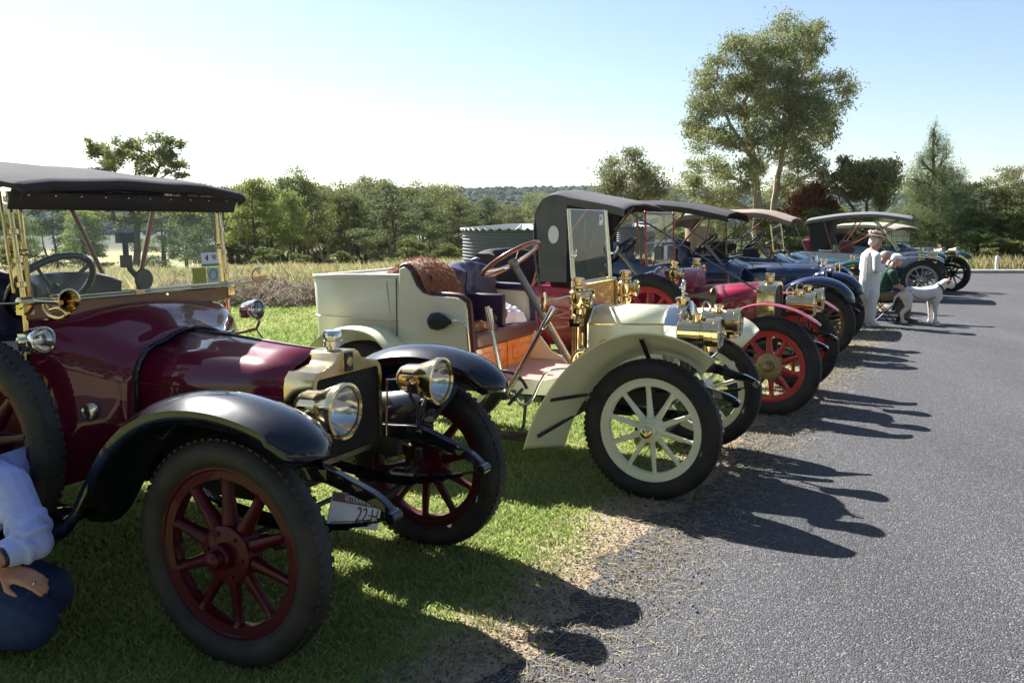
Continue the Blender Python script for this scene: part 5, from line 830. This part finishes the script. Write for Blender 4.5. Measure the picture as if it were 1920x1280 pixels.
# ------------------------------------------------------------------ people and dog
def M(loc, rz): return Matrix.Translation(loc) @ Matrix.Rotation(rz, 4, 'Z')
def hand(mb, w_, d, up, k=1.0, curl=.5):
    """palm from wrist w_ along d with five bent fingers; up = back of the hand"""
    w_, d, up = Vector(w_), Vector(d).normalized(), Vector(up).normalized(); s_ = d.cross(up).normalized(); up = s_.cross(d)
    for t in (-.026, -.009, .009, .026): mb.cap(w_ + s_ * t * .6 * k, .017 * k, w_ + d * .085 * k + s_ * t * k, .0125 * k, 8)
    for t, L_ in ((-.027, .055), (-.009, .072), (.009, .078), (.027, .07)):
        a_ = w_ + d * .088 * k + s_ * t * k; b = a_ + (d - up * curl * .5).normalized() * L_ * .5 * k; c = b + (d - up * curl * 1.3).normalized() * L_ * .5 * k; mb.cap(a_, .0100 * k, b, .0092 * k, 8); mb.cap(b, .0092 * k, c, .0075 * k, 8)
    a_ = w_ + d * .02 * k + s_ * .03 * k; b = a_ + (d * .7 + s_ * .7 - up * .3).normalized() * .045 * k; mb.cap(a_, .014 * k, b, .011 * k, 8); mb.cap(b, .011 * k, b + (d - up * .4).normalized() * .032 * k, .008 * k, 8)
def head(mb, c, fw, k=1.0):
    """head centred at c facing fw (horizontal)"""
    c, fw = Vector(c), Vector(fw).normalized(); s_ = Vector((-fw.y, fw.x, 0)).normalized(); u = s_.cross(fw) * -1 if s_.cross(fw).z < 0 else s_.cross(fw)
    P = lambda f, s, z: c + fw * f * k + s_ * s * k + u * z * k
    mb.ball(P(-.01, 0, .03), (.088 * k,) * 3, 14, 10); mb.ball(P(.0, 0, .01), (.08 * k, .08 * k, .10 * k), 14, 10); mb.cap(P(.025, 0, -.045), .058 * k, P(.055, 0, -.085), .033 * k); mb.cap(P(.085, 0, .012), .011 * k, P(.105, 0, -.022), .015 * k, 8)
    for e_ in (-1, 1): mb.ball(P(-.005, e_ * .082, -.005), (.02 * k, .012 * k, .03 * k), 8, 6); mb.ball(P(.07, e_ * .03, .03), (.018 * k, .02 * k, .01 * k), 8, 6); mb.ball(P(.055, e_ * .04, -.02), .026 * k, 8, 6)
    mb.cap(P(.083, -.02, -.058), .008 * k, P(.083, .02, -.058), .008 * k, 8)
EYE = mat('eye_dark', (.02, .015, .012), .2); LIPS = mat('lips', (.35, .10, .09), .5)
def face(parent, c, fw, k=1.0):
    c, fw = Vector(c), Vector(fw).normalized(); s_ = Vector((-fw.y, fw.x, 0)).normalized(); u = Vector((0, 0, 1))
    for e_ in (-1, 1): MB().ball(c + fw * .082 * k + s_ * e_ * .03 * k + u * .016 * k, .009 * k, 8, 6).build('eye', EYE, parent)
    MB().cap(c + fw * .091 * k - s_ * .018 * k - u * .058 * k, .005 * k, c + fw * .091 * k + s_ * .018 * k - u * .058 * k, .005 * k, 8).build('mouth', LIPS, parent)
# standing woman in white
LACE = mat('white_lace', (.85, .82, .77), .85, col2=(.76, .71, .65), vscale=35, bump=.9, bscale=55); WTR = mat('white_trousers', (.72, .70, .66), .8, var=.06, bump=.3, bscale=14)
wo = empty('person', (5.81, 14.36, 0), .15, 'woman in white lace dress and flowered hat standing beside the cars', 'person')
mb = MB(); head(mb, (.085, 0, 1.36), (1, 0, -.35), .95); mb.cap((.0, 0, 1.18), .055, (.05, 0, 1.29), .05); mb.cap((0, 0, 1.15), .12, (0, 0, .85), .12); mb.cap((0, -.14, 1.14), .05, (0, .14, 1.14), .05)
for s_ in (-1, 1):
    mb.cap((0, s_ * .07, .82), .065, (0, s_ * .075, .45), .055); mb.cap((0, s_ * .08, .45), .055, (0, s_ * .075, .08), .035); mb.cap((-.03, s_ * .075, .04), .035, (.13, s_ * .075, .025), .03)
    mb.cap((.0, s_ * .175, 1.13), .05, (-.01, s_ * .20, .92), .042); mb.cap((-.01, s_ * .20, .92), .04, (.20, s_ * .08, .98), .03); hand(mb, (.20, s_ * .08, .98), (.9, -s_ * .3, .2), (0, 0, 1), .85, .6)
remesh(mb, 'body', SKIN, wo, .011, 3)
mb = MB(); mb.cap((0, 0, 1.13), .135, (.0, 0, .95), .15); mb.cap((0, 0, .95), .15, (0, 0, .75), .165); mb.cap((0, 0, .75), .165, (0, 0, .50), .165); mb.cap((.03, 0, 1.06), .125, (.05, 0, 1.0), .12); mb.cap((0, -.13, 1.15), .065, (0, .13, 1.15), .065)
for s_ in (-1, 1): mb.cap((.0, s_ * .175, 1.13), .068, (-.01, s_ * .205, .93), .062); mb.cap((-.01, s_ * .205, .92), .058, (.10, s_ * .14, .955), .07)
dr = remesh(mb, 'dress', LACE, wo, .012, 3); mt = dr.data
mb = MB()
for s_ in (-1, 1): mb.cap((0, s_ * .085, .55), .10, (0, s_ * .08, .10), .075)
remesh(mb, 'trousers', WTR, wo, .012, 3)
for s_ in (-1, 1): MB().loft([[(x, s_ * .075 + y * w_, z * hh + .004) for y, z in ((-1, 0), (-1, .6), (-.6, 1), (.6, 1), (1, .6), (1, 0))] for x, w_, hh in ((-.08, .025, .08), (-.05, .034, .09), (.03, .036, .075), (.12, .034, .045), (.155, .018, .03))], True).build('shoe', WHITEP, wo, bevel=.006)
HAT = mat('straw_hat', (.40, .31, .20), .8, var=.2, vscale=40, bump=.5, bscale=80); mh = Matrix.Translation((.085, 0, 1.46)) @ Matrix.Rotation(.22, 4, 'Y')
ht_ = MB().lathe([(.001, .075), (.06, .07), (.082, .05), (.088, .01), (.10, .0), (.165, -.018), (.17, -.014), (.10, .008)], ax=(0, 0, 1), n=32).build('hat', HAT, wo); ht_.matrix_local = mh
for k in range(9): MB().ball((-.075 + .05 * math.cos(k * 2.4), .06 * math.sin(k * 2.4), .03 + .012 * (k % 3)), (.03, .03, .025), 8, 6).build('flower', mat('silk_flower', (.72, .60, .58), .8), ht_)
mb = MB(); mb.ball((.045, 0, 1.395), (.082, .09, .08), 14, 10); mb.ball((.01, 0, 1.345), (.06, .078, .055)); remesh(mb, 'hair', HAIRW, wo, .012, 2)
mb = MB(); mb.tube(catmull([(-.02, -.08, 1.2), (.11, -.08, 1.08), (.2, -.03, .99), (.11, .08, 1.08), (-.02, .08, 1.2)], 5), .006, 6); mb.build('lanyard', DARK, wo)
sg_ = MB()
for s_ in (-1, 1): sg_.ball((.172, s_ * .033, 1.362), (.01, .028, .02), 10, 6)
sg_.build('sunglasses', mat('black_plastic', (.012, .012, .014), .4), wo)
ph = MB().box((.30, 0, 1.01), (.03, .08, .13), Matrix.Rotation(.5, 3, 'Y')).build('camera', mat('grey_device', (.12, .12, .13), .4), bevel=.008); ph.matrix_world = M((5.81, 14.36, 0), .15); tag(ph, 'small grey camera held by the woman in white', 'camera')
# seated people on folding chairs
def chair(loc, rz, label):
    c = empty('folding_chair', loc, rz, label, 'chair'); m = IRON
    for s_ in (-1, 1):
        MB().tube([(.22, s_ * .22, 0), (-.2, s_ * .22, .42), (-.26, s_ * .22, .80)], .011, 8).build('leg', m, c); MB().tube([(-.24, s_ * .22, 0), (.2, s_ * .22, .42)], .011, 8).build('leg', m, c)
    MB().loft([[(x, -.22, .42 - .03 * math.sin(3.14 * t)), (x, .22, .42 - .03 * math.sin(3.14 * t))] for t, x in ((t, -.2 + .42 * t) for t in np.linspace(0, 1, 7))], False, False, False).build('seat', DARK, c, solid=.012); MB().box((-.25, 0, .70), (.012, .44, .2)).build('backrest', DARK, c); c.scale = (.87, .87, .87); return c
def seated(loc, rz, label, top, topm, trm, capm, armL, armR, lean=.12, knee=.42):
    p = empty('person', loc, rz, label, 'person'); h0 = Vector((-.05, 0, .53)); ch = Vector((-.05 + lean, 0, .93)); nk = Vector((-.02 + lean * 1.2, 0, 1.08)); hc = Vector((.05 + lean * 1.35, 0, 1.20))
    mb = MB(); head(mb, hc, (1, 0, -.2), 1.0); mb.cap(ch, .09, nk + Vector((.03, 0, .05)), .055); mb.cap(h0, .14, ch, .145); mb.cap(ch + Vector((0, -.15, .03)), .06, ch + Vector((0, .15, .03)), .06)
    cl = MB(); cl.cap(h0 + Vector((0, 0, .05)), .16, ch, .165); cl.cap(ch + Vector((0, -.15, .03)), .075, ch + Vector((0, .15, .03)), .075); tr_ = MB(); tr_.cap(h0, .15, h0 + Vector((0, 0, -.02)), .15)
    for s_, arm in ((-1, armR), (1, armL)):
        sh = ch + Vector((0, s_ * .19, .03)); el, wr, hd = Vector(arm[0]), Vector(arm[1]), Vector(arm[2]); mb.cap(sh, .052, el, .043); mb.cap(el, .043, wr, .030); hand(mb, wr, hd, (0, 0, 1), 1.0, .6); cl.cap(sh, .075, sh + (el - sh) * .72, .066)
        hp_ = h0 + Vector((.02, s_ * .1, -.02)); kn = Vector((knee, s_ * .13, .50)); an = Vector((knee - .02, s_ * .13, .09)); mb.cap(hp_, .085, kn, .06); mb.cap(kn, .06, an, .04); mb.cap(an + Vector((-.03, 0, -.04)), .04, an + Vector((.16, 0, -.055)), .034); tr_.cap(hp_, .11, kn, .082); tr_.cap(kn, .082, an + Vector((0, 0, .02)), .07)
        MB().loft([[(an.x + x, an.y + y * w_, z * hh + .004) for y, z in ((-1, 0), (-1, .6), (-.6, 1), (.6, 1), (1, .6), (1, 0))] for x, w_, hh in ((-.09, .03, .09), (-.05, .042, .11), (.08, .046, .085), (.19, .042, .06), (.22, .025, .04))], True).build('shoe', mat('dark_shoe', (.03, .015, .012), .5), p, bevel=.006)
    remesh(mb, 'body', SKIN, p, .013, 3); remesh(cl, 'shirt', topm, p, .013, 4); remesh(tr_, 'trousers', trm, p, .013, 4); face(p, hc, (1, 0, -.2))
    mb = MB(); mb.ball(hc + Vector((-.045, 0, .03)), (.075, .086, .08), 14, 10); remesh(mb, 'hair', HAIRW, p, .012, 2)
    if capm: MB().lathe([(.001, .085), (.06, .078), (.095, .045), (.10, .0), (.098, -.012)], hc + Vector((-.005, 0, .045)), (.12, 0, 1), 28).build('cap', capm, p, solid=.004); MB().loft([[(hc.x + x, hc.y + y, hc.z + .045 + z) for y, z in ((-w_, 0), (0, .014), (w_, 0))] for x, w_, z in ((.07, .085, 0),)] + [[(hc.x + .16, hc.y + y, hc.z + .032 + z) for y, z in ((-.05, 0), (0, .01), (.05, 0))]], False, False, False).build('cap_peak', capm, p, solid=.006)
    p.scale = (.87, .87, .87); return p
KHAKI = mat('khaki_trousers', (.155, .115, .06), .85, var=.12, bump=.4, bscale=12); POLO = mat('green_polo', (.008, .045, .028), .8, bump=.3, bscale=40); DENIM = mat('blue_denim', (.02, .038, .115), .85, var=.2, vscale=14, bump=.8, bscale=16); MAUVE = mat('mauve_shirt', (.12, .07, .22), .8, var=.3, vscale=12)
chair((6.27, 14.92, 0), -.05, 'dark folding chair under the man in the green polo shirt')
seated((6.29, 14.92, 0), -.05, 'man in green polo shirt, khaki trousers and white cap seated by the dog', 0, POLO, KHAKI, WHITEC, ((.16, .22, .74), (.36, .16, .66), (1, 0, -.2)), ((.16, -.26, .72), (.40, -.22, .58), (.8, .1, -.55)))
chair((6.92, 16.75, 0), -.1, 'dark folding chair under the person in blue jeans')
seated((6.94, 16.75, 0), -.1, 'person in blue jeans and mauve shirt seated and lifting a camera', 0, MAUVE, DENIM, None, ((.20, .24, .88), (.34, .06, 1.08), (.3, -.2, .9)), ((.20, -.24, .88), (.34, -.06, 1.08), (.3, .2, .9)), .06, .46)
cmr = MB().box((.38, 0, 1.15), (.05, .12, .08)); cmr.lathe([(.03, 0), (.035, .05), (.03, .06)], (.40, 0, 1.15), (1, 0, 0), 16, True, True); cmo = cmr.build('camera', mat('black_plastic', (.012, .012, .014), .4), bevel=.005); cmo.matrix_world = M((6.94, 16.75, 0), -.1) @ Matrix.Scale(.87, 4); tag(cmo, 'black camera raised by the seated person in jeans', 'camera')
# kneeling person, cropped by the frame edge
def stripe_mat():
    m = mat('blue_striped_cotton', (.33, .40, .72), .8, bump=.9, bscale=11); N = m.node_tree.nodes; L = m.node_tree.links; b = N['Principled BSDF']
    tc = N.new('ShaderNodeTexCoord'); wv = N.new('ShaderNodeTexWave'); wv.wave_type = 'BANDS'; wv.bands_direction = 'DIAGONAL'; wv.inputs['Scale'].default_value = 62; wv.inputs['Distortion'].default_value = 1.2; wv.inputs['Detail Scale'].default_value = .6; L.new(tc.outputs['Object'], wv.inputs['Vector'])
    mx = N.new('ShaderNodeMix'); mx.data_type = 'RGBA'; mx.inputs[6].default_value = (.10, .17, .62, 1); mx.inputs[7].default_value = (.62, .68, .88, 1); L.new(wv.outputs[0], mx.inputs[0]); L.new(mx.outputs[2], b.inputs['Base Color']); return m
kp = empty('person', (0, 0, 0), 0, 'person in blue striped shirt and jeans kneeling beside the burgundy car', 'person')
K = lambda px, py, Y: at(px, py, Y)
shR = K(18, 912, 3.22); elR = K(68, 1018, 3.10); wrR = K(-8, 1050, 2.98); shL = shR + Vector((-.10, .36, 0)); hip = Vector((-2.42, 3.42, .30)); chst = (shR + shL) / 2 + Vector((-.16, 0, -.08)); nk = chst + Vector((-.10, 0, .17)); hc = nk + Vector((-.06, 0, .16))
kneeR = K(55, 1172, 3.18); kneeL = kneeR + Vector((-.08, .28, 0)); wrL = K(8, 1068, 3.03); elL = shL + Vector((-.05, .04, -.28))
mb = MB(); head(mb, hc, (1, -.2, -.1), 1.0); mb.cap(chst, .10, nk + Vector((.02, 0, .06)), .055); mb.cap(hip, .14, chst, .14); mb.cap(shR, .055, elR, .043); mb.cap(elR, .043, wrR, .029); mb.cap(shL, .055, elL, .043); mb.cap(elL, .043, wrL, .029)
hand(mb, wrR, (-.6, -.3, -.5), (.4, -.3, .9), 1.0, .5); hand(mb, wrL, (.93, -.05, -.30), (.25, -.45, .85), 1.05, .55)
for kn in (kneeR, kneeL): ft = kn + Vector((-.42, .06, -.04)); mb.cap(hip + Vector((.02, .1 if kn is kneeL else -.1, -.02)), .09, kn, .075); mb.cap(kn, .065, ft, .045); mb.cap(ft, .045, ft + Vector((-.12, 0, -.02)), .03)
remesh(mb, 'body', SKIN, kp, .007, 3)
mb = MB(); mb.cap(hip + Vector((0, 0, .05)), .165, chst, .16); mb.cap(chst + Vector((.02, .0, .02)), .13, shR, .075); mb.cap(chst, .13, shL, .075); mb.cap(shR, .078, (shR + elR) / 2, .070); mb.cap((shR + elR) / 2, .070, elR, .060); mb.cap(elR, .060, elR + (wrR - elR) * .62, .047); mb.cap(shL, .075, elL, .058); mb.cap(elL, .058, elL + (wrL - elL) * .6, .045)
def folds(mb, p, q, r, n):
    d = (q - p).normalized(); u = d.orthogonal().normalized(); b = d.cross(u)
    for k in range(n):
        c = p + (q - p) * rng.uniform(.05, .95); t0 = rng.uniform(0, 6.28); L_ = rng.uniform(1.2, 2.8); sl_ = rng.normal(0, .022)
        mb.tube([c + (u * math.cos(t0 + L_ * x) + b * math.sin(t0 + L_ * x)) * (r - .002) + d * sl_ * (x - .5) * 2 for x in np.linspace(0, 1, 8)], [.003, .008, .011, .012, .012, .011, .008, .003], 7)
folds(mb, shR, elR, .071, 10); folds(mb, elR - (elR - shR) * .25, elR + (wrR - elR) * .3, .064, 12); folds(mb, elR, elR + (wrR - elR) * .6, .053, 7)
remesh(mb, 'shirt', stripe_mat(), kp, .006, 3)
mb = MB(); mb.cap(hip, .165, hip + Vector((.02, 0, .03)), .16)
for kn in (kneeR, kneeL): ft = kn + Vector((-.42, .06, -.04)); mb.cap(hip + Vector((.04, .1 if kn is kneeL else -.1, 0)), .125, kn + Vector((0, 0, .02)), .105); mb.cap(kn, .095, ft, .065)
folds(mb, hip + Vector((.2, -.05, -.02)), kneeR + Vector((.02, 0, .02)), .112, 9)
remesh(mb, 'jeans', DENIM, kp, .008, 4)
mb = MB(); mb.ball(hc + Vector((-.02, 0, .03)), (.10, .10, .10)); mb.ball(hc + Vector((-.06, 0, -.05)), (.06, .08, .09)); remesh(mb, 'hair', mat('brown_hair', (.08, .04, .02), .6, bump=.6, bscale=90), kp, .012, 2)
d = (wrR - elR).normalized(); MB().lathe([(.034, -.014), (.037, -.01), (.037, .01), (.034, .014)], wrR - d * .03, d, 24).build('watch_strap', INK, kp); MB().lathe([(.031, -.003), (.0345, 0), (.031, .003)], wrR - d * .062, d, 24).build('bracelet', BRASS, kp)
a_ = (wrL + Vector((.93, -.05, -.30)).normalized() * .11); MB().lathe([(.0098, -.003), (.0115, 0), (.0098, .003)], a_ + Vector((.006, -.008, -.012)), (.93, -.05, -.4), 16).build('ring', NICK, kp)
# dog
DOGW = mat('white_dog_coat', (.68, .62, .56), .8, var=.06, vscale=9, bump=.35, bscale=70); DOGB = mat('tan_dog_patch', (.22, .08, .035), .8)
dg_ = empty('dog', (6.62, 14.72, 0), -.02, 'large white dog with dark collar standing on the road edge', 'dog')
mb = MB(); mb.cap((.0, 0, .50), .115, (.22, 0, .485), .12); mb.cap((.22, 0, .485), .12, (.40, 0, .50), .135); mb.cap((.40, 0, .50), .13, (.44, 0, .46), .12); mb.cap((-.02, 0, .50), .11, (-.06, 0, .47), .10)
mb.cap((.44, 0, .55), .095, (.56, 0, .65), .075); mb.ball((.60, 0, .675), (.085, .075, .07)); mb.cap((.63, 0, .665), .058, (.71, 0, .635), .042); mb.cap((.64, 0, .63), .035, (.70, 0, .605), .028)
for s_ in (-1, 1):
    x0 = .42 if s_ < 0 else .40; mb.cap((x0, s_ * .075, .44), .075, (x0 + .0, s_ * .075, .27), .042); mb.cap((x0, s_ * .075, .27), .040, (x0 + .01, s_ * .075, .07), .030); mb.cap((x0 + .0, s_ * .075, .035), .035, (x0 + .055, s_ * .075, .028), .030)
    hx = -.06 if s_ < 0 else -.0; mb.cap((hx, s_ * .07, .45), .095, (hx + .04, s_ * .075, .29), .055); mb.cap((hx + .04, s_ * .075, .29), .048, (hx - .07, s_ * .075, .17), .032); mb.cap((hx - .07, s_ * .075, .17), .031, (hx - .05, s_ * .075, .05), .027); mb.cap((hx - .05, s_ * .075, .033), .033, (hx + .005, s_ * .075, .028), .029)
mb.tube([(-.14, 0, .50), (-.22, 0, .44), (-.25, 0, .34)], [.03, .022, .012], 8)
remesh(mb, 'body', DOGW, dg_, .010, 4)
for s_ in (-1, 1): MB().loft([[(.57, s_ * .065, .725), (.60, s_ * .06, .735), (.625, s_ * .068, .725)], [(.575, s_ * .085, .70), (.60, s_ * .092, .695), (.63, s_ * .085, .70)], [(.595, s_ * .088, .665), (.605, s_ * .09, .66), (.62, s_ * .086, .668)]], False, False, False).build('ear', DOGB, dg_, solid=.01); MB().ball((.672, s_ * .045, .69), .009, 8, 6).build('eye', EYE, dg_)
MB().ball((.752, 0, .645), (.016, .022, .016), 8, 6).build('nose', EYE, dg_)
MB().lathe([(.088, -.014), (.094, -.012), (.094, .012), (.088, .014)], (.505, 0, .605), (.75, 0, .62), 28).build('collar', mat('dark_strap', (.015, .02, .025), .5), dg_); lead_ = MB().tube(catmull([(.48, -.085, .57), (.36, -.135, .44), (.22, -.13, .40), (.08, -.118, .44), (-.03, -.10, .56)], 6), .006, 6).build('dog_lead', mat('dark_strap', (.015, .02, .025), .5)); lead_.matrix_world = M((6.62, 14.72, 0), -.02); tag(lead_, 'dark lead hanging along the flank of the white dog', 'lead')
# trees across the road, behind the photographer (they are mirrored in the windscreens)
for i, (x, y, s_) in enumerate([(-14, -14, 1.2), (-7, -17, 1.35), (1, -16, 1.2), (8, -18, 1.4), (15, -15, 1.25), (22, -12, 1.3), (28, -4, 1.1)]):
    o = copy_tree(KINDS[(0, 3, 2, 0, 3, 2, 0)[i]]); o.location = (x, y, 0); o.scale = (s_ * 1.25, s_ * 1.25, s_); o.rotation_euler = (0, 0, i * 1.3); tag(o, ('olive green bushy', 'grey green gum', 'dense dark')[(0, 1, 2, 0, 1, 2, 0)[i]] + ' tree across the road facing the ' + ('burgundy car', 'cream car', 'red car', 'blue car', 'tan roofed car', 'grey roofed car', 'end of the row')[i], 'tree', 'trees across the road')

# ------------------------------------------------------------------ air
hzm = bpy.data.materials.new('valley_air'); hzm.use_nodes = True; t = hzm.node_tree
for n_ in list(t.nodes): t.nodes.remove(n_)
o_ = t.nodes.new('ShaderNodeOutputMaterial'); pv = t.nodes.new('ShaderNodeVolumePrincipled'); pv.inputs['Color'].default_value = (.75, .85, 1, 1); pv.inputs['Density'].default_value = .00008; pv.inputs['Anisotropy'].default_value = .3; t.links.new(pv.outputs[0], o_.inputs['Volume'])
tag(MB().box((0, 545, 27), (3100, 1960, 78)).build('haze', hzm, smooth=False), kind='stuff')
